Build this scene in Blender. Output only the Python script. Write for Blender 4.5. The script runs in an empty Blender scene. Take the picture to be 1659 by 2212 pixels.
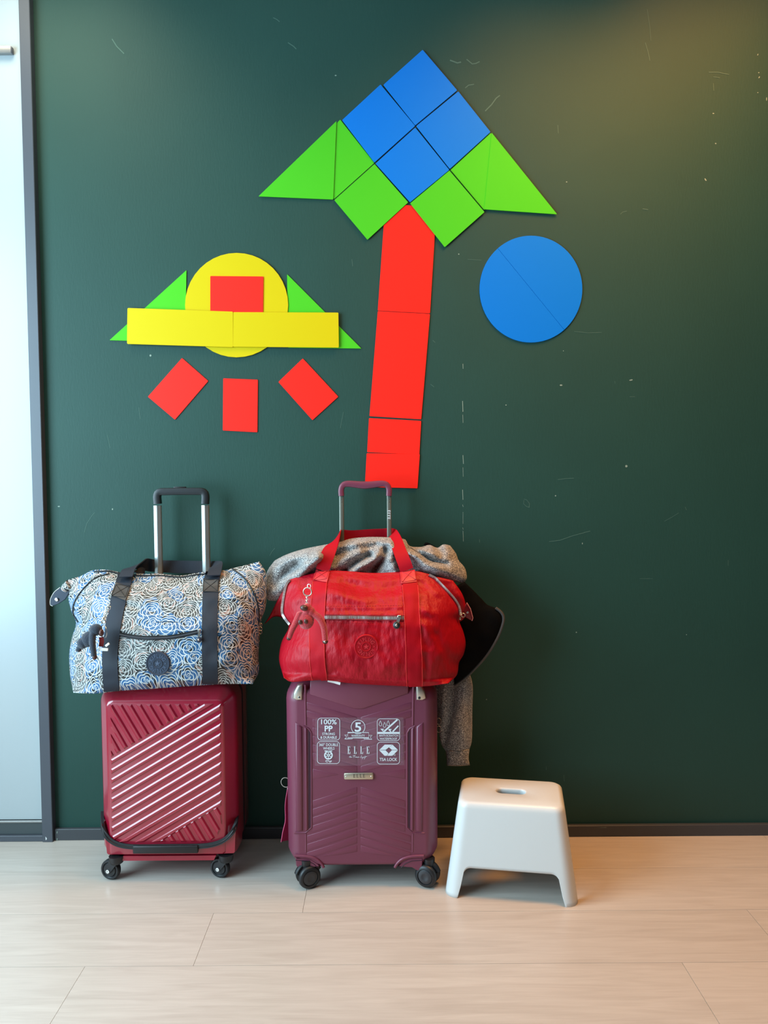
import bpy, bmesh, math, random
from math import radians, sin, cos, pi, sqrt, atan2, floor
from mathutils import Vector, Matrix, noise
from mathutils.bvhtree import BVHTree
random.seed(7)
SC = bpy.context.scene
COL = SC.collection
V3 = Vector

# ------------------------------------------------------------------ camera
F, CX, CY = 1661.0, 829.5, 1106.0
TH, PH = radians(2.7), radians(0.4)
CAM = V3((0, -2.3, 1.1))
FW = V3((0, cos(TH), -sin(TH)))
U0 = V3((0, sin(TH), cos(TH)))
RT = V3((1, 0, 0)) * cos(PH) - U0 * sin(PH)
UP = U0 * cos(PH) + V3((1, 0, 0)) * sin(PH)
cd = bpy.data.cameras.new('camera')
cam = bpy.data.objects.new('camera', cd)
COL.objects.link(cam)
cd.sensor_fit = 'VERTICAL'
cd.sensor_height = 36.0
cd.lens = 36.0 * F / 2212.0
m = Matrix((RT, UP, -FW)).transposed().to_4x4()
m.translation = CAM
cam.matrix_world = m
cd.clip_start = 0.05
SC.camera = cam

# ------------------------------------------------------------------ light
vs = SC.view_settings
vs.view_transform = 'Standard'
vs.look = 'None'
vs.gamma = 1.0
vs.use_curve_mapping = False
vs.exposure = 0.0
w = bpy.data.worlds.new('room_ambient')
SC.world = w
w.use_nodes = True
w.node_tree.nodes['Background'].inputs[0].default_value = (1.0, 0.93, 0.86, 1)
w.node_tree.nodes['Background'].inputs[1].default_value = 0.015


def area(name, loc, target, sx, sy, col, power, spread=180):
    l = bpy.data.lights.new(name, 'AREA')
    l.shape = 'RECTANGLE'
    l.size, l.size_y = sx, sy
    l.color, l.energy = col, power
    l.spread = radians(spread)
    o = bpy.data.objects.new(name, l)
    COL.objects.link(o)
    o.location = loc
    o.rotation_euler = (V3(target) - V3(loc)).to_track_quat('-Z', 'Y').to_euler()
    return o


WIN_Y0, WIN_Y1, WIN_Z0, WIN_Z1, WIN_X = -2.4, -0.5, 0.2, 2.5, -1.85
area('window_daylight', (WIN_X - 0.04, (WIN_Y0 + WIN_Y1) / 2, (WIN_Z0 + WIN_Z1) / 2),
     (0, (WIN_Y0 + WIN_Y1) / 2, (WIN_Z0 + WIN_Z1) / 2), 2.2, 1.8, (0.57, 0.84, 1.0), 165)
area('ceiling_lamp_light', (1.05, -0.36, 2.69), (1.05, -0.36, 0), 0.5, 0.4, (1.0, 0.40, 0.08), 10, 125)
area('ceiling_lamp_light', (0.62, -0.55, 2.69), (0.62, -0.55, 0), 0.6, 0.5, (1.0, 0.46, 0.12), 18, 125)
area('ceiling_lamp_light', (-1.0, -0.38, 2.69), (-1.0, -0.38, 0), 0.5, 0.4, (1.0, 0.88, 0.62), 7, 125)

# ------------------------------------------------------------------ helpers


def ray(px, py):
    return FW + RT * ((px - CX) / F) - UP * ((py - CY) / F)


def P(px, py, y):                       # photo pixel -> point on the plane at this y
    d = ray(px, py)
    return CAM + d * ((y - CAM.y) / d.y)


def Gd(px, py, z=0.0):                  # photo pixel -> point at this height
    d = ray(px, py)
    return CAM + d * ((z - CAM.z) / d.z)


def crop(ox, oy, s):
    return lambda x, y: (ox + x / s, oy + y / s)


c1, c2, c3, c4 = crop(80, 1030, 3.19), crop(560, 1020, 3.016), crop(180, 1460, 4.366), crop(580, 1450, 3.607)
c5, c6, c8 = crop(920, 1640, 4.608), crop(900, 1160, 4.2545), crop(660, 1540, 6.9125)
cm, cr, cj = crop(100, 1230, 6.9125), crop(600, 1240, 5.53), crop(1280, 0, 4.377)


def lin(c):
    return tuple(((v / 255) / 12.92 if v / 255 <= .04045 else ((v / 255 + .055) / 1.055) ** 2.4) for v in c)


def mat(name, rgb, rough=0.5, metal=0.0, spec=0.5, coat=0.0, bump=None, vary=None, sheen=0.0, coat_rough=0.05):
    m = bpy.data.materials.new(name)
    m.use_nodes = True
    nt = m.node_tree
    b = nt.nodes['Principled BSDF']
    c = lin(rgb) + (1,)
    b.inputs['Base Color'].default_value = c
    b.inputs['Roughness'].default_value = rough
    b.inputs['Metallic'].default_value = metal
    b.inputs['Specular IOR Level'].default_value = spec
    b.inputs['Coat Weight'].default_value = coat
    b.inputs['Coat Roughness'].default_value = coat_rough
    b.inputs['Sheen Weight'].default_value = sheen
    tc = nt.nodes.new('ShaderNodeTexCoord')
    if vary:                            # (scale, amount, stretch)
        sc, amt, st = vary
        mp = nt.nodes.new('ShaderNodeMapping')
        mp.inputs['Scale'].default_value = st
        nt.links.new(tc.outputs['Object'], mp.inputs['Vector'])
        n = nt.nodes.new('ShaderNodeTexNoise')
        n.inputs['Scale'].default_value = sc
        n.inputs['Detail'].default_value = 4
        nt.links.new(mp.outputs[0], n.inputs['Vector'])
        r = nt.nodes.new('ShaderNodeMapRange')
        r.inputs[1].default_value, r.inputs[2].default_value = .3, .7
        r.inputs[3].default_value, r.inputs[4].default_value = 1 - amt, 1 + amt
        nt.links.new(n.outputs['Fac'], r.inputs[0])
        mx = nt.nodes.new('ShaderNodeVectorMath')
        mx.operation = 'SCALE'
        mx.inputs[0].default_value = c[:3]
        nt.links.new(r.outputs[0], mx.inputs['Scale'])
        nt.links.new(mx.outputs[0], b.inputs['Base Color'])
    if bump:                            # (scale, strength, distance, stretch)
        sc, stg, dist, st = bump
        mp = nt.nodes.new('ShaderNodeMapping')
        mp.inputs['Scale'].default_value = st
        nt.links.new(tc.outputs['Object'], mp.inputs['Vector'])
        n = nt.nodes.new('ShaderNodeTexNoise')
        n.inputs['Scale'].default_value = sc
        n.inputs['Detail'].default_value = 5
        nt.links.new(mp.outputs[0], n.inputs['Vector'])
        bp = nt.nodes.new('ShaderNodeBump')
        bp.inputs['Strength'].default_value = stg
        bp.inputs['Distance'].default_value = dist
        nt.links.new(n.outputs['Fac'], bp.inputs['Height'])
        nt.links.new(bp.outputs[0], b.inputs['Normal'])
    return m


ORG = {}


def link(o, parent, org):
    COL.objects.link(o)
    ORG[o.name] = org
    if parent is not None:
        o.parent = parent
    else:
        o.location = org
    return o


def mk(name, geo, material, parent=None, smooth=35, label=None, cat=None, group=None, kind=None, solid=None, sub=0):
    vv, ff = geo
    if parent is not None:
        org = ORG[parent.name]
    else:
        n = len(vv)
        org = V3((sum(v[0] for v in vv) / n, sum(v[1] for v in vv) / n, min(v[2] for v in vv)))
    me = bpy.data.meshes.new(name)
    me.from_pydata([V3(v) - org for v in vv], [], ff)
    bm = bmesh.new()
    bm.from_mesh(me)
    bmesh.ops.recalc_face_normals(bm, faces=bm.faces)
    bm.to_mesh(me)
    bm.free()
    me.materials.append(material)
    if smooth:
        me.polygons.foreach_set('use_smooth', [True] * len(me.polygons))
        if smooth < 180:
            me.set_sharp_from_angle(angle=radians(smooth))
    o = bpy.data.objects.new(name, me)
    link(o, parent, org)
    if solid:
        md = o.modifiers.new('thickness', 'SOLIDIFY')
        md.thickness = solid
        md.offset = -1
    if sub:
        md = o.modifiers.new('smooth', 'SUBSURF')
        md.levels = md.render_levels = sub
    tag(o, label, cat, group, kind)
    return o


def tag(o, label=None, cat=None, group=None, kind=None):
    for k, v in (('label', label), ('category', cat), ('group', group), ('kind', kind)):
        if v:
            o[k] = v
    return o


def thing(name, loc, label, cat, group=None):
    o = bpy.data.objects.new(name, None)
    o.empty_display_size = 0.05
    link(o, None, V3(loc))
    return tag(o, label, cat, group)


def join(*gs):
    vv, ff = [], []
    for g in gs:
        k = len(vv)
        vv += [V3(v) for v in g[0]]
        ff += [[i + k for i in f] for f in g[1]]
    return vv, ff


def rbox(c, s, bev=0.0, seg=2, rot=None):
    bm = bmesh.new()
    bmesh.ops.create_cube(bm, size=1)
    for v in bm.verts:
        v.co = V3((v.co.x * s[0], v.co.y * s[1], v.co.z * s[2]))
    if bev:
        bmesh.ops.bevel(bm, geom=list(bm.edges), offset=bev, segments=seg, affect='EDGES', profile=.5)
    bm.verts.index_update()
    vv = [((rot @ v.co) if rot else v.co) + V3(c) for v in bm.verts]
    ff = [[v.index for v in f.verts] for f in bm.faces]
    bm.free()
    return vv, ff


def bx(x0, x1, y0, y1, z0, z1, bev=0.0, seg=2):
    return rbox(((x0 + x1) / 2, (y0 + y1) / 2, (z0 + z1) / 2), (x1 - x0, y1 - y0, z1 - z0), bev, seg)


def loft(loops, cap0=True, cap1=True):
    n = len(loops[0])
    vv = [V3(p) for l in loops for p in l]
    ff = []
    for k in range(len(loops) - 1):
        for i in range(n):
            j = (i + 1) % n
            ff.append([k * n + i, k * n + j, (k + 1) * n + j, (k + 1) * n + i])
    if cap0:
        ff.append(list(range(n))[::-1])
    if cap1:
        ff.append([(len(loops) - 1) * n + i for i in range(n)])
    return vv, ff


def rrect(x0, x1, z0, z1, r, k=8, y=0.0, rb=None):
    pts = []
    b = r if rb is None else rb
    for cx, cz, a, r in ((x1 - r, z1 - r, 0, r), (x0 + r, z1 - r, 90, r), (x0 + b, z0 + b, 180, b), (x1 - b, z0 + b, 270, b)):
        for i in range(k + 1):
            t = radians(a + 90 * i / k)
            pts.append(V3((cx + r * cos(t), y, cz + r * sin(t))))
    return pts


def catmull(pts, n):
    pts = [V3(p) for p in pts]
    if len(pts) == 2:
        return [pts[0].lerp(pts[1], i / (n - 1)) for i in range(n)]
    q = [pts[0] * 2 - pts[1]] + pts + [pts[-1] * 2 - pts[-2]]
    fine = []
    for i in range(1, len(q) - 2):
        for j in range(12):
            t = j / 12
            a, b, c, d = q[i - 1], q[i], q[i + 1], q[i + 2]
            fine.append(.5 * ((2 * b) + (c - a) * t + (2 * a - 5 * b + 4 * c - d) * t * t + (3 * b - a - 3 * c + d) * t ** 3))
    fine.append(pts[-1])
    return resample(fine, n)


def resample(pts, n):
    L = [0]
    for a, b in zip(pts, pts[1:]):
        L.append(L[-1] + (b - a).length)
    out, k = [], 0
    for i in range(n):
        d = L[-1] * i / (n - 1)
        while k < len(L) - 2 and L[k + 1] < d:
            k += 1
        s = L[k + 1] - L[k]
        out.append(pts[k].lerp(pts[k + 1], (d - L[k]) / s if s > 1e-9 else 0))
    return out


def tube(pts, r, n=8, closed=False, cap=True, smooth_n=0):
    pts = [V3(p) for p in pts]
    if smooth_n:
        pts = catmull(pts + ([pts[0]] if closed else []), smooth_n)
        if closed:
            pts = pts[:-1]
    N = len(pts)
    loops, up = [], None
    for i, p in enumerate(pts):
        a = pts[(i - 1) % N] if (closed or i > 0) else p
        b = pts[(i + 1) % N] if (closed or i < N - 1) else p
        t = (b - a).normalized()
        if up is None:
            up = t.orthogonal().normalized()
        up = (up - t * up.dot(t)).normalized()
        sd = t.cross(up)
        rr = r[i] if isinstance(r, (list, tuple)) else r
        loops.append([p + up * rr * cos(2 * pi * k / n) + sd * rr * sin(2 * pi * k / n) for k in range(n)])
    if closed:
        g = loft(loops + [loops[0]], False, False)
        return g
    return loft(loops, cap, cap)


def bar(pts, sd, wd, hh):
    """flat-section bar along pts: sd = side vector, half sizes wd (along sd) and hh (along normal)"""
    pts = [V3(p) for p in pts]
    loops = []
    for i, p in enumerate(pts):
        a, b = pts[max(0, i - 1)], pts[min(len(pts) - 1, i + 1)]
        t = (b - a).normalized()
        s = V3(sd[i] if isinstance(sd, list) else sd).normalized()
        s = (s - t * s.dot(t)).normalized()
        nn = s.cross(t)
        ww = wd[i] if isinstance(wd, list) else wd
        loops.append([p + s * ww + nn * hh, p - s * ww + nn * hh, p - s * ww - nn * hh, p + s * ww - nn * hh])
    return loft(loops)


def lathe(prof, c, ax, n=32):
    ax = V3(ax).normalized()
    a = ax.orthogonal().normalized()
    b = ax.cross(a)
    c = V3(c)
    loops = [[c + ax * h + (a * cos(2 * pi * k / n) + b * sin(2 * pi * k / n)) * max(r, 1e-5) for k in range(n)] for r, h in prof]
    return loft(loops)


def torus(c, ax, R, r, n=24, m=8, sx=1.0):
    ax = V3(ax).normalized()
    a = V3((0, 0, 1)) if abs(ax.z) < .9 else V3((1, 0, 0))
    a = (a - ax * a.dot(ax)).normalized()
    b = ax.cross(a)
    return tube([V3(c) + a * R * sx * cos(2 * pi * k / n) + b * R * sin(2 * pi * k / n) for k in range(n)], r, m, True)


def ellipsoid(c, r, rot=None, n=16):
    bm = bmesh.new()
    bmesh.ops.create_uvsphere(bm, u_segments=n, v_segments=n // 2 + 2, radius=1)
    bm.verts.index_update()
    vv = []
    for v in bm.verts:
        p = V3((v.co.x * r[0], v.co.y * r[1], v.co.z * r[2]))
        vv.append((rot @ p if rot else p) + V3(c))
    ff = [[v.index for v in f.verts] for f in bm.faces]
    bm.free()
    return vv, ff


def clip(poly, nx, ny, d):              # keep nx*x+ny*y <= d
    out = []
    for i in range(len(poly)):
        a, b = poly[i], poly[(i + 1) % len(poly)]
        da, db = nx * a[0] + ny * a[1] - d, nx * b[0] + ny * b[1] - d
        if da <= 0:
            out.append(a)
        if da * db < 0:
            t = da / (da - db)
            out.append((a[0] + (b[0] - a[0]) * t, a[1] + (b[1] - a[1]) * t))
    return out


def ccw(poly):
    s = sum(poly[i][0] * poly[(i + 1) % len(poly)][1] - poly[(i + 1) % len(poly)][0] * poly[i][1] for i in range(len(poly)))
    return poly if s > 0 else poly[::-1]


def inset(poly, d):                     # convex ccw polygon, vertex-wise miter inset (same vertex count)
    poly = ccw(poly)
    n = len(poly)
    out = []
    for i in range(n):
        a, b, c = poly[i - 1], poly[i], poly[(i + 1) % n]
        e1 = V3((b[0] - a[0], b[1] - a[1], 0)).normalized()
        e2 = V3((c[0] - b[0], c[1] - b[1], 0)).normalized()
        n1, n2 = V3((-e1.y, e1.x, 0)), V3((-e2.y, e2.x, 0))
        mm = (n1 + n2)
        k = d / max(.35, 1 + n1.dot(n2))
        out.append((b[0] + mm.x * k, b[1] + mm.y * k))
    return out


def raised(poly, y0, h, ins, levels=3, inverse=False):
    """plate standing h proud of plane y0 (towards the camera, -y) with rounded edge of width ins"""
    poly = ccw(poly)
    loops = [[V3((x, y0, z)) for x, z in poly]]
    for k in range(levels + 1):
        t = k / levels
        ii = ins * (1 - cos(t * pi / 2))
        hh = h * (0.0 if k == 0 else sin(t * pi / 2))
        if k == 0:
            hh = h * .25
            ii = 0
        loops.append([V3((x, y0 - hh, z)) for x, z in inset(poly, ii)])
    return loft(loops)


def dedupe(poly, e=1e-4):
    out = []
    for p in poly:
        if not out or (abs(p[0] - out[-1][0]) + abs(p[1] - out[-1][1])) > e:
            out.append(p)
    if len(out) > 1 and abs(out[0][0] - out[-1][0]) + abs(out[0][1] - out[-1][1]) <= e:
        out.pop()
    return out


def strokegeo(pts, wd, y, closed=False):
    """flat painted line through pixel points on plane y; wd in pixels"""
    n = len(pts)
    vv, ff = [], []
    for i in range(n):
        a = V3((*pts[(i - 1) % n], 0)) if (closed or i > 0) else V3((*pts[i], 0))
        b = V3((*pts[(i + 1) % n], 0)) if (closed or i < n - 1) else V3((*pts[i], 0))
        t = (b - a).normalized()
        ww = (wd[i] if isinstance(wd, (list, tuple)) else wd) / 2
        if 0 < i < n - 1 or closed:
            t1 = (V3((*pts[i], 0)) - a).normalized()
            ww /= max(.5, abs(t1.dot(t)))
        s = V3((-t.y, t.x, 0)) * ww
        vv += [P(pts[i][0] + s.x, pts[i][1] + s.y, y), P(pts[i][0] - s.x, pts[i][1] - s.y, y)]
    for i in range(n if closed else n - 1):
        j = (i + 1) % n
        ff.append([2 * i, 2 * i + 1, 2 * j + 1, 2 * j])
    return vv, ff


def polyflat(pts, y):
    return [P(x, z, y) for x, z in pts], [list(range(len(pts)))]


def textgeo(s, bold=0.0, shear=0.0):
    cu = bpy.data.curves.new('t', 'FONT')
    cu.body = s
    cu.size = 1
    cu.offset = bold
    cu.shear = shear
    cu.resolution_u = 3
    o = bpy.data.objects.new('t', cu)
    COL.objects.link(o)
    dg = bpy.context.evaluated_depsgraph_get()
    me = bpy.data.meshes.new_from_object(o.evaluated_get(dg))
    vv = [v.co.copy() for v in me.vertices]
    ff = [list(p.vertices) for p in me.polygons]
    bpy.data.objects.remove(o)
    bpy.data.curves.remove(cu)
    bpy.data.meshes.remove(me)
    return vv, ff


def textfit(s, x0, y0, x1, y1, mapf, bold=0.0, shear=0.0):
    vv, ff = textgeo(s, bold, shear)
    a0, a1 = min(v.x for v in vv), max(v.x for v in vv)
    b0, b1 = min(v.y for v in vv), max(v.y for v in vv)
    return [mapf(x0 + (v.x - a0) / (a1 - a0) * (x1 - x0), y1 + (v.y - b0) / (b1 - b0) * (y0 - y1)) for v in vv], ff


def tab(t, x):
    if x <= t[0][0]:
        return t[0][1]
    for (a, b), (c, d) in zip(t, t[1:]):
        if x <= c:
            k = (x - a) / (c - a)
            k = k * k * (3 - 2 * k) * .5 + k * .5
            return b + (d - b) * k
    return t[-1][1]


def segdist(p, a, b):
    dx, dy = b[0] - a[0], b[1] - a[1]
    t = max(0, min(1, ((p[0] - a[0]) * dx + (p[1] - a[1]) * dy) / (dx * dx + dy * dy + 1e-9)))
    return math.hypot(p[0] - a[0] - t * dx, p[1] - a[1] - t * dy)


def foldfield(folds):
    def f(px, py):
        s = 0
        for pts, wd, amp in folds:
            d = min(segdist((px, py), a, b) for a, b in zip(pts, pts[1:]))
            s += amp * math.exp(-(d / wd) ** 2)
        return s
    return f


def pillow(top, bot, left, right, nu, nv, front, mid, back, pw=2.6, disp=None, sm=False):
    """soft body: four outline curves in pixels; front/mid/back: tables of y against height 0..1"""
    fn = (lambda c, n: catmull([(x, y, 0) for x, y in c], n))
    T, B, L, R = fn(top, nu + 1), fn(bot, nu + 1), fn(left, nv + 1), fn(right, nv + 1)
    vv, ff, idf, idb = [], [], {}, {}
    for j in range(nv + 1):
        v = j / nv
        for i in range(nu + 1):
            u = i / nu
            q = B[i] * (1 - v) + T[i] * v + L[j] * (1 - u) + R[j] * u - (
                B[0] * (1 - u) * (1 - v) + B[nu] * u * (1 - v) + T[0] * (1 - u) * v + T[nu] * u * v)
            mu = max(0, 1 - abs(2 * u - 1) ** pw) ** .6
            ym, yf, yb = tab(mid, v), tab(front, v), tab(back, v)
            edge = i in (0, nu) or j in (0, nv)
            e = min(1, 5 * u, 5 * (1 - u), 7 * v, 7 * (1 - v))
            dd = disp(q.x, q.y) * e if disp else 0
            y1 = ym + (yf - ym) * mu + dd
            if edge:
                y1 = ym
            p = P(q.x, q.y, y1)
            idf[i, j] = len(vv)
            vv.append(p)
            if edge:
                idb[i, j] = idf[i, j]
            else:
                y2 = max(ym + (yb - ym) * mu, p.y + .004)
                idb[i, j] = len(vv)
                vv.append(V3((p.x, y2, p.z)))
    for j in range(nv):
        for i in range(nu):
            ff.append([idf[i, j], idf[i + 1, j], idf[i + 1, j + 1], idf[i, j + 1]])
            bq = [idb[i, j], idb[i, j + 1], idb[i + 1, j + 1], idb[i + 1, j]]
            ff.append(bq)
    return vv, ff


class Surf:
    """a built surface onto which straps, badges and zips are laid"""

    def __init__(s, geo):
        s.b = BVHTree.FromPolygons([V3(v) for v in geo[0]], geo[1])

    def on(s, px, py, off=0.0, fall=None):
        d = ray(px, py).normalized()
        h = s.b.ray_cast(CAM, d)
        if h[0] is None:
            h2 = s.b.find_nearest(P(px, py, fall if fall is not None else -.2))
            p, n = P(px, py, h2[0].y), V3((0, -1, 0))
        else:
            p, n = h[0], h[1]
        if n.dot(d) > 0:
            n = -n
        n = (n + V3((0, -.6, 0))).normalized()
        return p + n * off, n


def strap_on(S, pts, wd, n=36, k=6, t=.0028, fall=None):
    C = catmull([(x, y, 0) for x, y in pts], n)
    W = catmull([(w_, i, 0) for i, w_ in enumerate(wd)], n) if isinstance(wd, list) else None
    vv, ff = [], []
    for i, p in enumerate(C):
        a, b = C[max(0, i - 1)], C[min(n - 1, i + 1)]
        tt = (b - a).normalized()
        s = V3((-tt.y, tt.x, 0))
        h = (W[i].x if W else wd) / 2
        for j in range(k + 1):
            q = p + s * (h * (2 * j / k - 1))
            vv.append(S.on(q.x, q.y, t, fall)[0])
    m_ = k + 1
    base = len(vv)
    for i, p in enumerate(C):
        for j in range(k + 1):
            vv.append(vv[i * m_ + j] + V3((0, t * 1.6, 0)))
    for i in range(n - 1):
        for j in range(k):
            q = [i * m_ + j, i * m_ + j + 1, (i + 1) * m_ + j + 1, (i + 1) * m_ + j]
            ff += [q, [base + x for x in q[::-1]]]
        for j in (0, k):
            ff.append([i * m_ + j, (i + 1) * m_ + j, base + (i + 1) * m_ + j, base + i * m_ + j])
    for i in (0, n - 1):
        for j in range(k):
            ff.append([i * m_ + j, i * m_ + j + 1, base + i * m_ + j + 1, base + i * m_ + j])
    return vv, ff


def line_on(S, pts, r, off, n=40, m=6, fall=None):
    return tube([S.on(p.x, p.y, off, fall)[0] for p in catmull([(x, y, 0) for x, y in pts], n)], r, m)


# ------------------------------------------------------------------ materials
M = {}
M['wall'] = mat('green_wall_paint', (31, 67, 59), .58, spec=.32, bump=(260, .22, .0012, (1, 1, .25)), vary=(3, .05, (1, 1, 1)))
M['chip'] = mat('chipped_paint', (136, 154, 140), .8)
M['scuff'] = mat('faint_scratch', (70, 102, 90), .7)
M['dark'] = mat('charcoal_trim', (72, 76, 84), .38, bump=(60, .1, .001, (1, 1, 1)))
M['darkbase'] = mat('charcoal_baseboard', (62, 64, 68), .4, bump=(40, .12, .001, (1, 1, 1)))
M['gap'] = mat('shadow_gap_black', (10, 10, 10), .8)
M['door'] = mat('white_door_laminate', (170, 178, 180), .3)
M['rail'] = mat('dark_door_rail', (66, 74, 76), .5)
M['alu'] = mat('grey_aluminium', (150, 148, 146), .35, .6)
M['ceil'] = mat('white_ceiling', (170, 168, 164), .8)
M['ceiling'] = mat('white_ceiling_paint', (205, 203, 198), .8)
M['sub'] = mat('floor_base', (120, 106, 92), .8)
M['blue'] = mat('blue_magnet_foil', (0, 116, 212), .5, spec=.2)
M['green'] = mat('green_magnet_foil', (74, 190, 32), .5, spec=.2)
M['red'] = mat('red_magnet_foil', (250, 38, 26), .5, spec=.2)
M['yellow'] = mat('yellow_magnet_foil', (208, 186, 0), .5, spec=.2)
M['redshell'] = mat('wine_red_polycarbonate', (152, 14, 44), .32, coat=1.0, coat_rough=.09, vary=(900, .06, (1, 1, 1)))
M['black'] = mat('black_plastic', (24, 25, 28), .4)
M['zipblack'] = mat('black_zip_tape', (20, 21, 24), .6, bump=(900, .4, .001, (1, 1, 1)))
M['tyre'] = mat('black_rubber', (26, 27, 30), .45)
M['hub'] = mat('dark_grey_plastic', (44, 46, 50), .35)
M['steel'] = mat('bright_steel', (215, 215, 212), .25, 1.0)
M['silver'] = mat('satin_silver', (205, 200, 190), .38, .85)
M['tubeL'] = mat('light_aluminium_tube', (168, 172, 170), .34, .75)
M['tubeR'] = mat('champagne_grey_tube', (128, 130, 120), .36, .7)
M['purple'] = mat('plum_polypropylene', (116, 54, 74), .36, spec=.5, bump=(500, .12, .0006, (1, 1, 1)))
M['print'] = mat('white_print', (225, 228, 232), .5)
M['plate'] = mat('brushed_nickel', (196, 186, 166), .35, .8)
M['inkdark'] = mat('dark_engraving', (70, 62, 52), .6)
M['magenta'] = mat('magenta_leather', (150, 14, 62), .4)
M['redfab'] = mat('crinkled_red_nylon', (170, 0, 26), .5, spec=.3, bump=(60, .6, .006, (1.4, 1.4, .5)))
M['redweb'] = mat('red_webbing', (172, 0, 24), .65, spec=.2, bump=(700, .35, .001, (1, 1, .3)))
M['redleather'] = mat('red_leather_patch', (206, 48, 58), .5, bump=(400, .2, .001, (1, 1, 1)))
M['redrubber'] = mat('red_rubber_badge', (178, 10, 28), .45, spec=.3)
M['redstitch'] = mat('red_stitching', (168, 30, 40), .7)
M['navyweb'] = mat('navy_webbing', (24, 30, 42), .75, bump=(700, .35, .001, (1, 1, .3)))
M['navyleather'] = mat('dark_leather_patch', (52, 48, 48), .5, bump=(300, .25, .001, (1, 1, 1)))
M['navyrubber'] = mat('navy_rubber_badge', (34, 44, 62), .45)
M['stitch'] = mat('dark_stitching', (20, 18, 18), .8)
M['zipsilver'] = mat('silver_zip_teeth', (214, 210, 206), .35, .7)
M['zipnavy'] = mat('navy_zip_teeth', (38, 46, 58), .5)
M['furred'] = mat('red_plush', (184, 34, 44), .85, bump=(500, .8, .003, (1, 1, 1)), sheen=.5)
M['furnavy'] = mat('navy_plush', (24, 36, 54), .9, bump=(500, .8, .003, (1, 1, 1)), sheen=.4)
M['brown'] = mat('brown_rubber', (78, 44, 38), .35)
M['white'] = mat('white_plastic', (210, 212, 211), .32, spec=.5)
M['paper'] = mat('white_paper', (230, 228, 224), .7)
M['blackcloth'] = mat('black_cloth', (6, 6, 7), .9, spec=.1, bump=(300, .3, .001, (1, 1, 1)))
M['greyedge'] = mat('grey_piping', (74, 70, 68), .7)


def floor_mat():
    m = bpy.data.materials.new('pale_oak_vinyl')
    m.use_nodes = True
    nt = m.node_tree
    b = nt.nodes['Principled BSDF']
    tc = nt.nodes.new('ShaderNodeTexCoord')
    oi = nt.nodes.new('ShaderNodeObjectInfo')
    ad = nt.nodes.new('ShaderNodeVectorMath')
    ad.operation = 'MULTIPLY_ADD'
    cb = nt.nodes.new('ShaderNodeCombineXYZ')
    nt.links.new(oi.outputs['Random'], cb.inputs[0])
    nt.links.new(oi.outputs['Random'], cb.inputs[1])
    ad.inputs[1].default_value = (40, 17, 0)
    nt.links.new(cb.outputs[0], ad.inputs[0])
    nt.links.new(tc.outputs['Object'], ad.inputs[2])
    mp = nt.nodes.new('ShaderNodeMapping')
    mp.inputs['Scale'].default_value = (1.3, 16, 1)
    nt.links.new(ad.outputs[0], mp.inputs[0])
    n1 = nt.nodes.new('ShaderNodeTexNoise')
    n1.inputs['Scale'].default_value = 3.0
    n1.inputs['Detail'].default_value = 8
    n1.inputs['Distortion'].default_value = 1.2
    nt.links.new(mp.outputs[0], n1.inputs['Vector'])
    mp2 = nt.nodes.new('ShaderNodeMapping')
    mp2.inputs['Scale'].default_value = (4, 120, 1)
    nt.links.new(ad.outputs[0], mp2.inputs[0])
    n2 = nt.nodes.new('ShaderNodeTexNoise')
    n2.inputs['Scale'].default_value = 3
    n2.inputs['Detail'].default_value = 3
    nt.links.new(mp2.outputs[0], n2.inputs['Vector'])
    mxn = nt.nodes.new('ShaderNodeMath')
    mxn.operation = 'MULTIPLY_ADD'
    mxn.inputs[1].default_value = .35
    nt.links.new(n2.outputs['Fac'], mxn.inputs[0])
    nt.links.new(n1.outputs['Fac'], mxn.inputs[2])
    cr_ = nt.nodes.new('ShaderNodeValToRGB')
    e = cr_.color_ramp.elements
    e[0].position, e[0].color = .42, lin((178, 166, 156)) + (1,)
    e[1].position, e[1].color = .92, lin((194, 183, 173)) + (1,)
    nt.links.new(mxn.outputs[0], cr_.inputs[0])
    sc_ = nt.nodes.new('ShaderNodeMapRange')
    sc_.inputs[3].default_value, sc_.inputs[4].default_value = .955, 1.03
    nt.links.new(oi.outputs['Random'], sc_.inputs[0])
    vm = nt.nodes.new('ShaderNodeVectorMath')
    vm.operation = 'SCALE'
    nt.links.new(cr_.outputs[0], vm.inputs[0])
    nt.links.new(sc_.outputs[0], vm.inputs['Scale'])
    nt.links.new(vm.outputs[0], b.inputs['Base Color'])
    b.inputs['Roughness'].default_value = .3
    b.inputs['Specular IOR Level'].default_value = .45
    bp = nt.nodes.new('ShaderNodeBump')
    bp.inputs['Strength'].default_value = .06
    bp.inputs['Distance'].default_value = .001
    nt.links.new(n2.outputs['Fac'], bp.inputs['Height'])
    nt.links.new(bp.outputs[0], b.inputs['Normal'])
    return m


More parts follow.
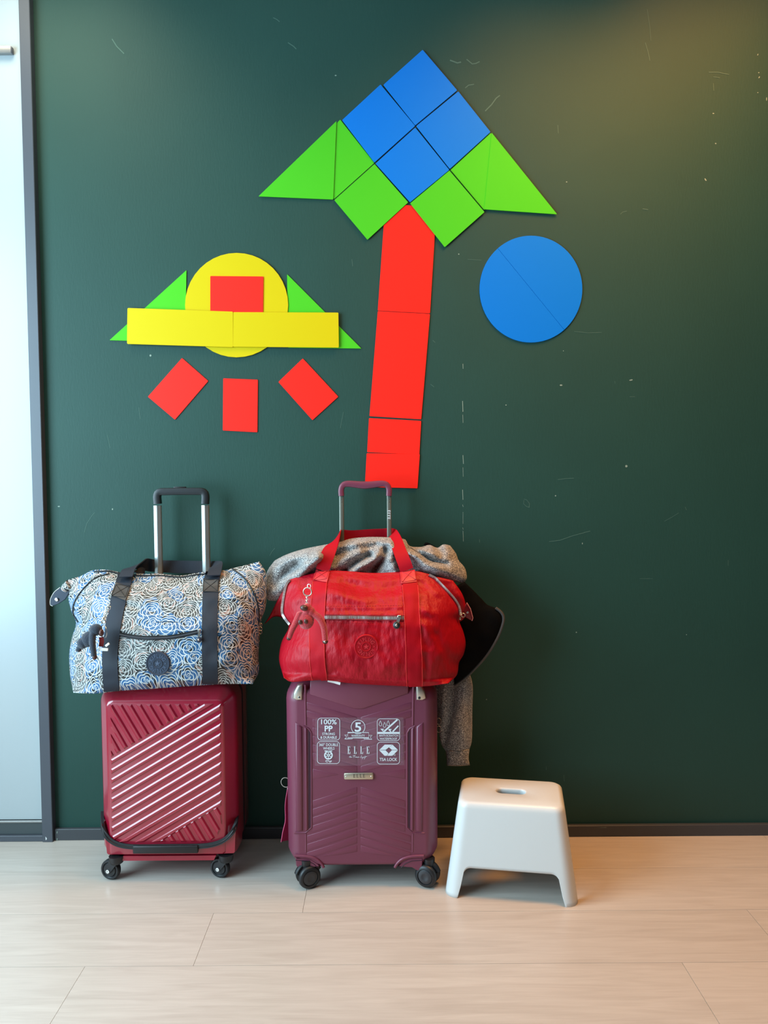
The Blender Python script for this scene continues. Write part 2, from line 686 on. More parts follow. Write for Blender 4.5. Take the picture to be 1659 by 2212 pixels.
def heather_mat(name, lo, hi, warm):
    m = mat(name, lo, .95, sheen=.2)
    nt = m.node_tree
    b = nt.nodes['Principled BSDF']
    tc = nt.nodes.new('ShaderNodeTexCoord')
    n = nt.nodes.new('ShaderNodeTexNoise')
    n.inputs['Scale'].default_value = 420
    n.inputs['Detail'].default_value = 3
    n.inputs['Distortion'].default_value = .8
    nt.links.new(tc.outputs['Object'], n.inputs['Vector'])
    cr_ = nt.nodes.new('ShaderNodeValToRGB')
    e = cr_.color_ramp.elements
    e[0].position, e[0].color = .36, lin(lo) + (1,)
    e[1].position, e[1].color = .66, lin(hi) + (1,)
    k = cr_.color_ramp.elements.new(.5)
    k.color = lin(warm) + (1,)
    nt.links.new(n.outputs['Fac'], cr_.inputs[0])
    nt.links.new(cr_.outputs[0], b.inputs['Base Color'])
    bp = nt.nodes.new('ShaderNodeBump')
    bp.inputs['Strength'].default_value = .5
    bp.inputs['Distance'].default_value = .002
    nt.links.new(n.outputs['Fac'], bp.inputs['Height'])
    nt.links.new(bp.outputs[0], b.inputs['Normal'])
    return m


def rose_mat():
    """printed roses: each Voronoi cell is one rose of scalloped rings"""
    m = bpy.data.materials.new('rose_print_fabric')
    m.use_nodes = True
    nt = m.node_tree
    N, L = nt.nodes, nt.links
    b = N['Principled BSDF']

    def math_(op, a, bb=None, c=None):
        n = N.new('ShaderNodeMath')
        n.operation = op
        for i, x in enumerate((a, bb, c)):
            if x is None:
                continue
            if isinstance(x, (int, float)):
                n.inputs[i].default_value = x
            else:
                L.new(x, n.inputs[i])
        return n.outputs[0]
    tc = N.new('ShaderNodeTexCoord')
    sp = N.new('ShaderNodeSeparateXYZ')
    L.new(tc.outputs['Object'], sp.inputs[0])
    cb = N.new('ShaderNodeCombineXYZ')
    L.new(math_('MULTIPLY', sp.outputs[0], math_('ADD', 1.0, math_('MULTIPLY', math_('ADD', sp.outputs[1], .12), 2.0))), cb.inputs[0])
    L.new(math_('ADD', sp.outputs[2], math_('MULTIPLY', sp.outputs[1], .55)), cb.inputs[1])
    nz = N.new('ShaderNodeTexNoise')
    nz.inputs['Scale'].default_value = 38
    nz.inputs['Detail'].default_value = 1
    L.new(cb.outputs[0], nz.inputs['Vector'])
    wob = N.new('ShaderNodeVectorMath')
    wob.operation = 'MULTIPLY_ADD'
    wob.inputs[1].default_value = (.007, .007, 0)
    L.new(nz.outputs['Color'], wob.inputs[0])
    L.new(cb.outputs[0], wob.inputs[2])
    SCALE = 18.5
    vo = N.new('ShaderNodeTexVoronoi')
    vo.voronoi_dimensions = '2D'
    vo.inputs['Scale'].default_value = SCALE
    vo.inputs['Randomness'].default_value = .72
    L.new(wob.outputs[0], vo.inputs['Vector'])
    df = N.new('ShaderNodeVectorMath')
    df.operation = 'SUBTRACT'
    L.new(wob.outputs[0], df.inputs[0])
    L.new(vo.outputs['Position'], df.inputs[1])
    s2 = N.new('ShaderNodeSeparateXYZ')
    L.new(df.outputs[0], s2.inputs[0])
    th = math_('ARCTAN2', s2.outputs[1], s2.outputs[0])
    cc = N.new('ShaderNodeSeparateColor')
    L.new(vo.outputs['Color'], cc.inputs[0])
    r = vo.outputs['Distance']
    isblue = math_('GREATER_THAN', cc.outputs[0], .47)
    freq = math_('SUBTRACT', 10.5, math_('MULTIPLY', isblue, 2.6))
    t = math_('MULTIPLY', r, freq)
    nring = math_('FLOOR', t)
    s = math_('FRACT', t)
    petals = math_('ADD', 1.0, math_('MULTIPLY', math_('FLOOR', math_('ADD', math_('MULTIPLY', nring, .75), 1.0)), .5))
    ph = math_('ADD', math_('MULTIPLY', nring, 2.3), math_('MULTIPLY', cc.outputs[1], 6.28))
    sc_ = math_('ABSOLUTE', math_('SINE', math_('ADD', math_('MULTIPLY', th, petals), ph)))
    curve = math_('ADD', .08, math_('MULTIPLY', sc_, .80))
    d1 = math_('ABSOLUTE', math_('SUBTRACT', s, curve))
    wdt = math_('ADD', .145, math_('MULTIPLY', math_('SUBTRACT', 1.0, sc_), .12))
    line1 = math_('LESS_THAN', d1, wdt)
    line2 = math_('LESS_THAN', s, .05)
    line = math_('MAXIMUM', line1, line2)
    inner = math_('LESS_THAN', s, curve)
    wn = N.new('ShaderNodeTexWhiteNoise')
    wn.noise_dimensions = '3D'
    c3_ = N.new('ShaderNodeCombineXYZ')
    L.new(nring, c3_.inputs[0])
    L.new(cc.outputs[2], c3_.inputs[1])
    L.new(math_('FLOOR', math_('DIVIDE', math_('ADD', math_('MULTIPLY', th, petals), ph), 3.14159)), c3_.inputs[2])
    L.new(c3_.outputs[0], wn.inputs[0])
    bright = math_('GREATER_THAN', wn.outputs['Value'], .22)
    fillblue = math_('MULTIPLY', isblue, bright)
    pink = math_('MULTIPLY', math_('SUBTRACT', 1.0, isblue), math_('GREATER_THAN', wn.outputs['Value'], .86))

    def mixc(f, a, bb):
        n = N.new('ShaderNodeMix')
        n.data_type = 'RGBA'
        L.new(f, n.inputs[0])
        for i, x in ((6, a), (7, bb)):
            if isinstance(x, tuple):
                n.inputs[i].default_value = lin(x) + (1,)
            else:
                L.new(x, n.inputs[i])
        return n.outputs[2]
    c = mixc(fillblue, (9, 9, 11), (8, 82, 132))
    c = mixc(pink, c, (150, 112, 100))
    c = mixc(line, c, (198, 200, 198))
    L.new(c, b.inputs['Base Color'])
    b.inputs['Roughness'].default_value = .45
    nb = N.new('ShaderNodeTexNoise')
    nb.inputs['Scale'].default_value = 60
    L.new(tc.outputs['Object'], nb.inputs['Vector'])
    bp = N.new('ShaderNodeBump')
    bp.inputs['Strength'].default_value = .35
    bp.inputs['Distance'].default_value = .004
    L.new(nb.outputs['Fac'], bp.inputs['Height'])
    L.new(bp.outputs[0], b.inputs['Normal'])
    return m


def film_mat():
    m = bpy.data.materials.new('clear_sticker_film')
    m.use_nodes = True
    nt = m.node_tree
    b = nt.nodes['Principled BSDF']
    b.inputs['Base Color'].default_value = (.8, .75, .8, 1)
    b.inputs['Alpha'].default_value = .03
    b.inputs['Roughness'].default_value = .15
    return m


M['floor'] = floor_mat()
M['heather'] = heather_mat('grey_heather_fleece', (58, 58, 62), (214, 212, 208), (126, 124, 124))
M['sleeve'] = M['heather']
M['rose'] = rose_mat()
M['film'] = film_mat()

# ================================================================== SETTING
XL, XR, YF, HZ = -1.85, 2.6, -3.6, 2.72
fl = mk('floor', bx(XL, XR, YF, 0.05, -.06, -.006), M['sub'], smooth=0, label='pale oak-look plank floor', kind='structure')
# planks: rows parallel to the wall, the staggered joints of the photo
PW, PL = .2085, 1.345
row_y = [-.409 + PW * 2 - PW * k for k in range(0, 18)]      # top (wall-side) edge of each row
joint = {1: -.213, 2: -.437, 3: -.681}
plank_cache = {}
for k, y1 in enumerate(row_y):
    y0 = y1 - PW
    yt = min(y1, -.001)
    if y0 >= -.002:
        continue
    off = joint.get(k, -.2 - .47 * ((k * 37) % 29) / 29 * 2)
    x = off - PL * math.ceil((off - XL) / PL)
    while x < XR:
        a, b_ = max(x, XL), min(x + PL, XR)
        if b_ - a > .03 and yt > YF:
            g = .0004
            key = (round(b_ - a, 3), round(yt - max(y0, YF), 3))
            if key not in plank_cache:
                W_, D_ = key
                plank_cache[key] = None
                o = mk('plank', bx(a + g, b_ - g, max(y0, YF) + g, yt - g, -.006, 0), M['floor'], fl, smooth=0)
                me = o.data
                cx_, cy_ = (a + b_) / 2 - fl.location.x, (max(y0, YF) + yt) / 2 - fl.location.y
                for v in me.vertices:
                    v.co.x -= cx_
                    v.co.y -= cy_
                plank_cache[key] = me
            else:
                o = bpy.data.objects.new('plank', plank_cache[key])
                COL.objects.link(o)
                o.parent = fl
            o.location = ((a + b_) / 2 - fl.location.x, (max(y0, YF) + yt) / 2 - fl.location.y, 0)
        x += PL

TX0, TX1 = -1.0405, -1.0085
wall = mk('wall_back', bx(TX1 - .02, XR, 0, .12, 0, HZ), M['wall'], smooth=0, label='dark green painted wall with chalky scuffs and chips', kind='structure')
wall_over = mk('wall_side', bx(XL, TX1 - .02, .03, .12, 0, HZ), M['ceil'], smooth=0, label='pale wall behind the white door', kind='structure')
chips = []
rnd = random.Random(3)
y = 640
while y < 1160:
    ln = rnd.uniform(4, 26)
    if rnd.random() < (.35 if y < 860 else .75):
        chips.append(strokegeo([(999.6 + rnd.uniform(-.5, .5), y), (1000.4 + rnd.uniform(-.8, .8), y + ln)], rnd.uniform(.5, 1.3), -.0004))
    y += ln + rnd.uniform(2, 12)


def dot(px, py, a, b_, an=0):
    return polyflat([(px + a * cos(t) * cos(an) - b_ * sin(t) * sin(an), py + a * cos(t) * sin(an) + b_ * sin(t) * cos(an))
                     for t in [2 * pi * i / 8 for i in range(8)]], -.0004)


for px, py, a, b_, an in ((1212, 832, 3, 1.6, 0), (1363, 821, 4, 1.4, -.2), (1353, 1007, 2.6, 2.6, 0), (1258, 1174, 1, 2, 0), (1093, 875, 1.5, 1.2, 0),
                          (325, 768, 2.2, 2.4, 0), (1637, 118, 1, 2.2, .4), (1639, 157, 1.5, 1.2, 0), (1640, 167, 1.2, 2.5, .6), (1541, 245, 2, 1.2, 0),
                          (1546, 310, 1.6, 1.4, .5), (1524, 388, 1.4, 3.6, -.6), (1637, 200, 1.4, 1, 0), (1656, 214, 1, 4, 0), (243, 1100, 1.4, 2, 0),
                          (725, 163, 2, 1.4, 0), (1224, 393, 1.6, 1.2, 0), (991, 549, 1.4, 1.4, 0), (1245, 1366, 1.5, 1.5, 0), (1200, 1071, 1.4, 1.6, .5),
                          (1051, 1511, 1.2, 1.2, 0), (1483, 1371, 1, 1, 0), (127, 1094, 2.5, 1.3, 0), (1217, 758, 1, 1, 0), (237, 1607, 1.4, 1.4, 0)):
    chips.append(dot(px, py, a, b_, an))
mk('paint_chips', join(*chips), M['chip'], wall, smooth=0)
scr = []
for pts, wd in (([(1186, 1170), (1210, 1167), (1235, 1158), (1275, 1147)], 1.2), ([(1132, 1080), (1131, 1088), (1137, 1094), (1143, 1096), (1144, 1088), (1138, 1080), (1132, 1078)], .9),
                ([(1394, 92), (1400, 112), (1404, 131)], 1.1), ([(1531, 156), (1550, 156), (1575, 161)], 1.5), ([(1541, 166), (1555, 168)], 1.2),
                ([(1541, 180), (1542, 196)], 1), ([(1340, 463), (1345, 458), (1354, 456)], 1), ([(1388, 451), (1400, 453)], 1.4), ([(1205, 1036), (1220, 1034), (1240, 1033)], 1),
                ([(1435, 1126), (1450, 1118), (1466, 1108)], .8), ([(182, 1150), (188, 1130), (200, 1112), (205, 1107)], .9), ([(583, 1200), (587, 1192), (594, 1184)], .9),
                ([(1036, 1165), (1036, 1172)], 1), ([(1180, 1656), (1180, 1663)], 1), ([(1218, 1674), (1219, 1688)], .8), ([(1573, 1210), (1573, 1222)], .9),
                ([(1328, 823), (1329, 829)], .8), ([(1360, 857), (1372, 857)], .9), ([(1382, 1250), (1410, 1250)], .8), ([(935, 735), (940, 740)], 1),
                ([(590, 38), (598, 42), (604, 47)], 1.6), ([(1008, 128), (1020, 138), (1028, 137), (1036, 133)], 2.2), ([(972, 130), (988, 136), (996, 134)], 3), ([(1048, 240), (1062, 226), (1072, 212), (1080, 206)], 2.4),
                ([(1005, 190), (1012, 184), (1024, 182)], 1.8), ([(622, 92), (634, 100), (640, 106)], 2), ([(1205, 270), (1206, 288)], 1), ([(242, 84), (252, 100), (268, 116)], 2),
                ([(1240, 716), (1270, 719), (1300, 718)], .8), ([(760, 560), (762, 575)], .9), ([(930, 830), (938, 836)], 1), ([(1480, 1095), (1483, 1102)], 1), ([(1010, 560), (1040, 562)], .7),
                ([(232, 940), (238, 968)], .8), ([(300, 880), (303, 905)], .8), ([(560, 740), (566, 760)], .7), ([(742, 890), (735, 925)], .8), ([(1398, 20), (1404, 60), (1406, 88)], .8)):
    scr.append(strokegeo(pts, wd, -.0005))
mk('scratches', join(*scr), M['scuff'], wall, smooth=0)

tr = mk('trim_1', bx(TX0, TX1, -.024, .12, 0, HZ, .0015, 1), M['dark'], smooth=0, label='dark grey upright frame strip between white door and green wall', kind='structure')
bb = mk('baseboard_back', bx(TX1 + .0008, XR, -.014, -.0002, .0004, .035, .0015, 1), M['darkbase'], smooth=0, label='low dark baseboard along the green wall', kind='structure')
mk('paint_chip', join(*[polyflat(q, -.0147) for q in ([(122.5, 1797), (124.5, 1795), (124, 1800), (122.5, 1801)], [(122.5, 1811), (124.5, 1811), (124, 1816), (122.5, 1816)],
                                                       [(221, 1803), (223, 1802), (222, 1804)], [(1290, 1788), (1310, 1787), (1310, 1788)])]), M['chip'], bb, smooth=0)
mk('paint_chip', polyflat([(98.3, 1807), (101.2, 1811), (100.5, 1814), (98.6, 1815)], -.0247), M['paper'], tr, smooth=0)

dr = mk('door_1', bx(XL + .002, TX0 - .0004, -.006, .026, .062, HZ - .001, .001, 1), M['door'], smooth=0, label='white laminate door panel left of the green wall', kind='structure')
mk('bottom_rail', bx(XL + .002, TX0 - .0004, -.010, .026, .018, .0617, .001, 1), M['rail'], dr, smooth=0)
mk('rail_bead', bx(XL + .002, TX0 - .0004, -.014, -.0002, .0555, .0617, .0008, 1), M['alu'], dr, smooth=0)
mk('sill_strip', bx(XL + .002, TX0 - .0004, -.02, .026, .0004, .0178, .001, 1), M['dark'], dr, smooth=0)
q = P(23, 106, -.022)
mk('door_closer', rbox((q.x - .2, -.0145, q.z), (.4, .015, .020), .002, 2), M['alu'], dr, smooth=35, label='grey metal closer bar')
mk('closer_cap', rbox((q.x + .001, -.0145, q.z - .0005), (.003, .0135, .018), .001, 2), M['dark'], dr, smooth=35)

mk('ceiling', bx(XL, XR, YF, .12, HZ, HZ + .05), M['ceiling'], smooth=0, label='white ceiling above the green wall', kind='structure')
mk('wall_left', join(bx(XL - .1, XL, YF, WIN_Y0, 0, HZ), bx(XL - .1, XL, WIN_Y1, .12, 0, HZ),
                     bx(XL - .1, XL, WIN_Y0, WIN_Y1, 0, WIN_Z0), bx(XL - .1, XL, WIN_Y0, WIN_Y1, WIN_Z1, HZ)),
   M['ceil'], smooth=0, label='white side wall with the window opening', kind='structure')
wf = .05
mk('window_1', join(bx(XL - .07, XL - .03, WIN_Y0, WIN_Y0 + wf, WIN_Z0, WIN_Z1), bx(XL - .07, XL - .03, WIN_Y1 - wf, WIN_Y1, WIN_Z0, WIN_Z1),
                    bx(XL - .07, XL - .03, WIN_Y0 + wf, WIN_Y1 - wf, WIN_Z0, WIN_Z0 + wf), bx(XL - .07, XL - .03, WIN_Y0 + wf, WIN_Y1 - wf, WIN_Z1 - wf, WIN_Z1)),
   M['dark'], smooth=0, label='dark window frame in the side wall', kind='structure')

# ================================================================== WALL SHAPES


def wallpiece(name, pts, colour, layer, label, cat, group, r=2.0, th=.002):
    """flat magnetic foil piece on the wall; pts in photo pixels, layer 0 lies on the wall"""
    yb = -.0006 - layer * .0024
    if len(pts) < 12 and r:
        out = []
        n = len(pts)
        for i in range(n):
            a, b_, c = V3((*pts[i - 1], 0)), V3((*pts[i], 0)), V3((*pts[(i + 1) % n], 0))
            d1, d2 = (a - b_).normalized(), (c - b_).normalized()
            p0, p1 = b_ + d1 * r, b_ + d2 * r
            for t in (0, .33, .67, 1):
                q_ = p0 * (1 - t) ** 2 + b_ * (2 * t * (1 - t)) + p1 * t * t
                out.append((q_.x, q_.y))
        pts = out
    xz = [(lambda p: (p.x, p.z))(P(px, py, yb - th)) for px, py in pts]
    return mk(name, raised(xz, yb, th, .0004, 2), M[colour], None, 30, label, cat, group)


def arc(cx, cy, rx, ry, a0, a1, n):
    return [(cx + rx * cos(radians(a0 + (a1 - a0) * i / n)), cy + ry * sin(radians(a0 + (a1 - a0) * i / n))) for i in range(n + 1)]


SQ, TR, RC, BR, SC_, DS = 'magnet_square', 'magnet_triangle', 'magnet_rectangle', 'magnet_strip', 'magnet_semicircle', 'magnet_disc'
TT = 'shapes forming the tree crown'
wallpiece(SQ, [(913, 107), (988, 195), (897, 271), (828, 183)], 'blue', 1, 'blue square at the very top of the tree shape', 'square', TT)
wallpiece(SQ, [(822, 182), (897, 272), (809, 351), (739, 259)], 'blue', 1.2, 'blue square between topmost blue square and left green wing', 'square', TT)
wallpiece(SQ, [(990, 197), (1060, 285), (972, 365), (899, 272)], 'blue', 1.1, 'blue square between topmost blue square and right green wing', 'square', TT)
wallpiece(SQ, [(897, 275), (971, 367), (886, 437), (811, 353)], 'blue', 1, 'lowest blue square, its tip pointing at the red trunk', 'square', TT)
wallpiece(SQ, [(735, 258), (809, 352), (722, 430), (652, 340)], 'green', 0, 'green square half covered by the left green triangle', 'square', TT)
wallpiece(TR, [(558, 424), (727, 261), (720, 431)], 'green', 1.05, 'green triangle forming the left tip of the tree crown', 'triangle', TT)
wallpiece(SQ, [(809, 354), (882, 437), (794, 518), (722, 432)], 'green', 1.4, 'green square hanging down left of the red trunk top', 'square', TT)
wallpiece(SQ, [(1060, 287), (1130, 374), (1046, 454), (973, 367)], 'green', 0, 'green square half covered by the right green triangle', 'square', TT)
wallpiece(TR, [(1062, 286), (1204, 463), (1046, 452)], 'green', 1.05, 'green triangle forming the right tip of the tree crown', 'triangle', TT)
wallpiece(SQ, [(971, 368), (1047, 458), (961, 534), (886, 439)], 'green', 1.4, 'green square hanging down right of the red trunk top', 'square', TT)
TK = 'red shapes forming the tree trunk'
wallpiece(RC, [(832, 441), (943, 446), (929, 677), (816, 671)], 'red', .2, 'long red rectangle at trunk top, under the green squares', 'rectangle', TK)
wallpiece(RC, [(816, 672), (929, 678), (910, 906), (798, 899)], 'red', .2, 'long red rectangle in the middle of the tree trunk', 'rectangle', TK)
wallpiece(RC, [(797, 903), (910, 909), (906, 982), (793, 977)], 'red', .2, 'short red rectangle second from bottom of the trunk', 'rectangle', TK)
wallpiece(RC, [(792, 979), (907, 981), (902, 1055), (788, 1052)], 'red', .55, 'lowest red rectangle of trunk, partly behind purple trolley handle', 'rectangle', TK)
a0 = math.degrees(atan2(710 - 624, 1220 - 1147))
wallpiece(SC_, arc(1147.2, 624.3, 111, 115.5, a0, a0 - 180, 40), 'blue', .2, 'upper right blue semicircle of the blue disc', 'semicircle', 'halves of the blue disc', 0)
wallpiece(SC_, arc(1147.1, 624.5, 111, 115.5, a0, a0 + 180, 40), 'blue', .2, 'lower left blue semicircle of the blue disc', 'semicircle', 'halves of the blue disc', 0)
wallpiece(TR, [(403, 583), (400, 740), (236, 735)], 'green', 0, 'green triangle poking out left behind the yellow strips', 'triangle', 'saucer side triangles')
wallpiece(TR, [(620, 592), (781, 753), (622, 751)], 'green', 0, 'green triangle poking out right behind the yellow strips', 'triangle', 'saucer side triangles')
wallpiece(DS, arc(511, 659, 111.5, 113, 0, 351, 39), 'yellow', 1, 'yellow round disc behind the two yellow strips', 'disc', None, 0)
wallpiece(RC, [(454, 596), (569, 597), (568, 676), (454, 674)], 'red', 2, 'red rectangle lying on the yellow disc', 'rectangle', None)
wallpiece(BR, [(504, 674), (731, 675), (732, 751), (503, 749)], 'yellow', 3, 'right one of the two yellow strips', 'strip', 'yellow strips across the disc')
wallpiece(BR, [(275, 665), (503.5, 673), (503.5, 750), (274, 743)], 'yellow', 3.1, 'left one of the two yellow strips', 'strip', 'yellow strips across the disc', 3)
RB = 'red beams under the saucer'
wallpiece(RC, [(393, 773), (450, 823), (378, 907), (319, 857)], 'red', 0, 'tilted red rectangle at lower left under the yellow disc', 'rectangle', RB)
wallpiece(RC, [(482, 817), (557, 820), (556, 934), (481, 930)], 'red', 0, 'upright red rectangle below the yellow disc', 'rectangle', RB)
wallpiece(RC, [(654, 774), (731, 857), (675, 908), (601, 825)], 'red', 0, 'tilted red rectangle at lower right under the yellow disc', 'rectangle', RB)


# ================================================================== CASTERS
def caster(root, x, y, R, yaw, mat_h, double=False, ztop=.07, lean=.012):
    ax = V3((sin(yaw), -cos(yaw), 0))              # wheel axle, towards the camera
    tv = V3((cos(yaw), sin(yaw), 0))               # rolling direction
    c = V3((x, y, R + .0004))
    top = V3((x, y, ztop)) + tv * lean
    zb = 2 * R - .010
    hr = .015 if double else .0195
    hs = lathe([(0, 0), (hr * .62, 0), (hr * .9, .004), (hr, .010), (hr * 1.04, ztop - zb), (0, ztop - zb)], (top.x, top.y, zb), (0, 0, 1), 20)
    if not double:
        arms = []
        for s in (1, -1):
            pa = c + ax * (.0125 * s)
            pb = V3((top.x, top.y, 2 * R + .004)) + ax * (.0125 * s)
            arms.append(bar([pa - (pb - pa).normalized() * .006, pb], tv, [.0065, .012], .0022))
        h = mk('caster_housing', join(hs, *arms), mat_h, root, 40)
        wprof = [(.006, -.0085), (R * .62, -.0085), (R * .70, -.006), (R * .78, -.0085), (R * .93, -.008), (R, -.005), (R, .005), (R * .93, .008), (R * .78, .0085), (R * .70, .006), (R * .62, .0085), (.006, .0085)]
        mk('wheel', lathe(wprof, c, ax, 36), M['tyre'], h, 40)
        mk('axle_cap', lathe([(.0022, .0148), (.0052, .0148), (.0052, .017), (.0022, .0172), (.002, .0155)], c, ax, 18), M['steel'], h, 40, label='bright steel axle cap')
    else:
        mid = bar([c + V3((0, 0, R * .3)), V3((top.x, top.y, 2 * R + .004))], tv, .011, .007)
        guard = tube([c + tv * (R * 1.06 * cos(radians(a))) + V3((0, 0, R * 1.06 * sin(radians(a)))) for a in range(20, 165, 12)], .007, 8)
        h = mk('caster_housing', join(hs, mid, guard), mat_h, root, 40)
        for s in (1, -1):
            wprof = [(.0, .006), (R * .8, .006), (R * .97, .009), (R, .013), (R * .97, .018), (R * .86, .0215), (R * .7, .0225), (R * .66, .020), (R * .3, .0225), (R * .26, .0205), (0, .0205)]
            wh = mk('wheel', lathe(wprof, c, ax * s, 36), M['tyre'], h, 40)
        mk('hub_cap', lathe([(R * .25, .019), (R * .6, .0195), (R * .62, .0215), (R * .34, .0245), (R * .26, .0235), (0, .0235)], c, ax, 28), M['hub'], h, 50)
    return h


# ================================================================== RED SUITCASE
YR = -.25
rx0, rx1, rz0, rz1 = -.784, -.409, .0668, .531
RS = thing('suitcase', ((rx0 + rx1) / 2, -.14, 0), 'glossy wine red hard-shell cabin suitcase with diagonal ribs', 'suitcase')


def shell(x0, x1, z0, z1, spec, kb=1.0):
    return loft([rrect(x0 + i, x1 - i, z0 + (iz if iz is not None else i), z1 - (it if it is not None else i), r, 8, y, r * kb) for y, i, iz, it, r in spec])


body = shell(rx0, rx1, rz0, rz1, [(-.040, .03, None, None, .03), (-.034, .012, None, None, .045), (-.044, .003, None, None, .05), (-.060, 0, None, None, .05), (-.118, 0, None, None, .05)], .5)
mk('rear_shell', body, M['redshell'], RS, 40)
mk('zip_gusset', shell(rx0 + .001, rx1 - .001, rz0 + .001, rz1 - .001, [(-.1182, .0, None, None, .05), (-.120, -.0015, None, None, .05), (-.136, -.0015, None, None, .05), (-.1378, 0, None, None, .05)], .5), M['zipblack'], RS, 40)
front = shell(rx0, rx1, rz0, rz1, [(-.1382, 0, None, None, .05), (-.200, 0, 0, 0, .045), (-.210, .0012, .0012, .0012, .044), (-.217, .0040, .002, .004, .040), (-.221, .0075, .003, .0075, .036),
                                   (-.2455, .0270, .004, .0300, .022), (-.2485, .0298, .006, .0330, .020), (-.25, .0335, .008, .0370, .018)], .5)
mk('bottom_lip', loft([[V3((x_, y_, z_)) for x_, y_, z_ in ((rx0 + .06 - k * .006, -.249 + k * .002, .0555 + k * .012), (rx1 - .062 + k * .006, -.249 + k * .002, .0555 + k * .012), (rx1 - .062 + k * .006, -.05, .0555 + k * .012), (rx0 + .06 - k * .006, -.05, .0555 + k * .012))] for k in (0, 1)]), M['redshell'], RS, 30)
fs = mk('front_shell', front, M['redshell'], RS, 32)
# moulded ribs, each a bar standing proud of the panel


def c3xz(x, y):
    p = P(*c3(x, y), YR)
    return (p.x, p.z)


panel = [(256, 268), (1298, 262), (1305, 1425), (1260, 1515), (1190, 1562), (300, 1566), (275, 1520), (268, 1440)]
SL = .595
strips = []


def band(poly, nx, ny, lo, hi):
    return clip(clip(poly, nx, ny, hi), -nx, -ny, -lo)


for k in range(0, 12):                               # long diagonal ribs: line y + SL*x = const
    c0 = 805 + SL * 262 + 91.3 * k - 18
    strips.append(band(panel, SL, 1, c0, c0 + 50))
upper = clip(panel, SL, 1, 772 + SL * 262 - 8)
lower = clip(panel, -SL, -1, -(1831 + SL * 262 - 12))
for k in range(-4, 9):                               # steep ribs: x - .594*y = const
    c0 = 312 - .594 * 265 + 91 * k
    strips.append(band(upper, 1, -.594, c0, c0 + 52))
for k in range(0, 8):
    c0 = 735 - .594 * 1550 + 97 * k - 20
    strips.append(band(lower, 1, -.594, c0, c0 + 56))
for s_ in strips:
    s_ = dedupe(s_, 6)
    if len(s_) < 3:
        continue
    xs, ys = [p[0] for p in s_], [p[1] for p in s_]
    if max(xs) - min(xs) < 22 or max(ys) - min(ys) < 22:
        continue
    q = [c3xz(*p) for p in s_]
    mk('rib', raised(q, YR + .0002, .0034, .0040, 1), M['redshell'], fs, 20)
base_px = [(176, 1395), (200, 1480), (250, 1545), (340, 1592), (480, 1612), (760, 1612), (1080, 1606), (1230, 1588), (1340, 1540), (1410, 1465), (1444, 1395), (1452, 1560), (1448, 1672), (1424, 1692), (1190, 1700), (800, 1702), (440, 1704), (232, 1706), (204, 1684), (190, 1560)]
mk('base_shell', raised([(lambda p_: (p_.x, p_.z))(P(*c3(*q_), -.2475)) for q_ in base_px], -.17, .0775, .006, 3), M['redshell'], RS, 40)
# wrap-round compartment zip and the grip over it
zp = [c3(*p) for p in ((176, 1290), (180, 1400), (200, 1480), (250, 1545), (340, 1592), (480, 1612), (760, 1610), (1080, 1606), (1230, 1588), (1340, 1540), (1410, 1465), (1440, 1395), (1452, 1340), (1458, 1290))]
zy = [-.205, -.236, -.2495, -.252, -.2535, -.254, -.254, -.254, -.2535, -.2515, -.249, -.236, -.210, -.190]
zc = catmull([P(px, py, yy) for (px, py), yy in zip(zp, zy)], 60)
zipo = mk('compartment_zip', join(bar(zc, V3((0, .25, 1)), .0062, .0035)), M['zipblack'], RS, 50)
mk('zip_teeth', tube([p + V3((0, -.0035, 0)) for p in zc], .0017, 6), M['black'], zipo, 60)
a, b_ = P(*c3(478, 1587), YR), P(*c3(1092, 1655), YR)
mk('zip_grip', rbox(((a.x + b_.x) / 2, YR - .007, (a.z + b_.z) / 2), (b_.x - a.x, .012, abs(a.z - b_.z)), .003, 3), M['black'], RS, 40)
for px in (330, 1400):
    g = P(*c3(px, 1520), -.2)
# handle
hy = -.062
for px_ in (341.5, 444.5):
    xc_ = P(px_, 1150, hy).x
    sec = [(-.0112, .004), (-.0112, -.0035), (-.0095, -.006), (-.0005, -.0098), (.0015, -.0098), (.0098, -.0062), (.0112, -.004), (.0112, .004), (.008, .008), (-.008, .008)]
    mk('handle_tube', loft([[V3((xc_ + a_, hy + b__, z_)) for a_, b__ in sec] for z_ in (.52, 1.018)]), M['tubeL'], RS, 20)
xl, xr, zt = P(341, 1086, hy).x, P(443.5, 1086, hy).x, P(391, 1062, hy).z
gp = [(xl, P(341, 1087, hy).z - .002), (xl - .001, zt - .012), (xl + .006, zt - .001), (xl + .03, zt + .0005), ((xl + xr) / 2, zt + .001), (xr - .03, zt + .0005), (xr - .006, zt - .001), (xr + .001, zt - .012), (xr, P(444, 1087, hy).z - .002)]
gpts = catmull([(x_, hy, z_) for x_, z_ in gp], 40)
loops = []
for i, p in enumerate(gpts):
    a, b_ = gpts[max(0, i - 1)], gpts[min(39, i + 1)]
    t = (b_ - a).normalized()
    s = V3((0, 1, 0))
    nn = s.cross(t)
    h1, h2 = .0105, .012
    loops.append([p + nn * (h1 * max(-1, min(1, 1.25 * cos(a_)))) + s * (h2 * max(-1, min(1, 1.25 * sin(a_)))) for a_ in [2 * pi * k / 16 for k in range(16)]])
hg = mk('handle_grip', loft(loops), M['black'], RS, 40)
mk('release_button', rbox(((xl + xr) / 2 - .004, hy, zt + .0125), (.036, .010, .004), .0015, 2), M['black'], hg, 40)
wl, wr = Gd(237, 1903), Gd(475, 1897)
caster(RS, wl.x + .0, -.238, .0275, radians(-14), M['black'], False, .0675, .018)
caster(RS, wr.x + .0, -.232, .0275, radians(-16), M['black'], False, .0675, .018)
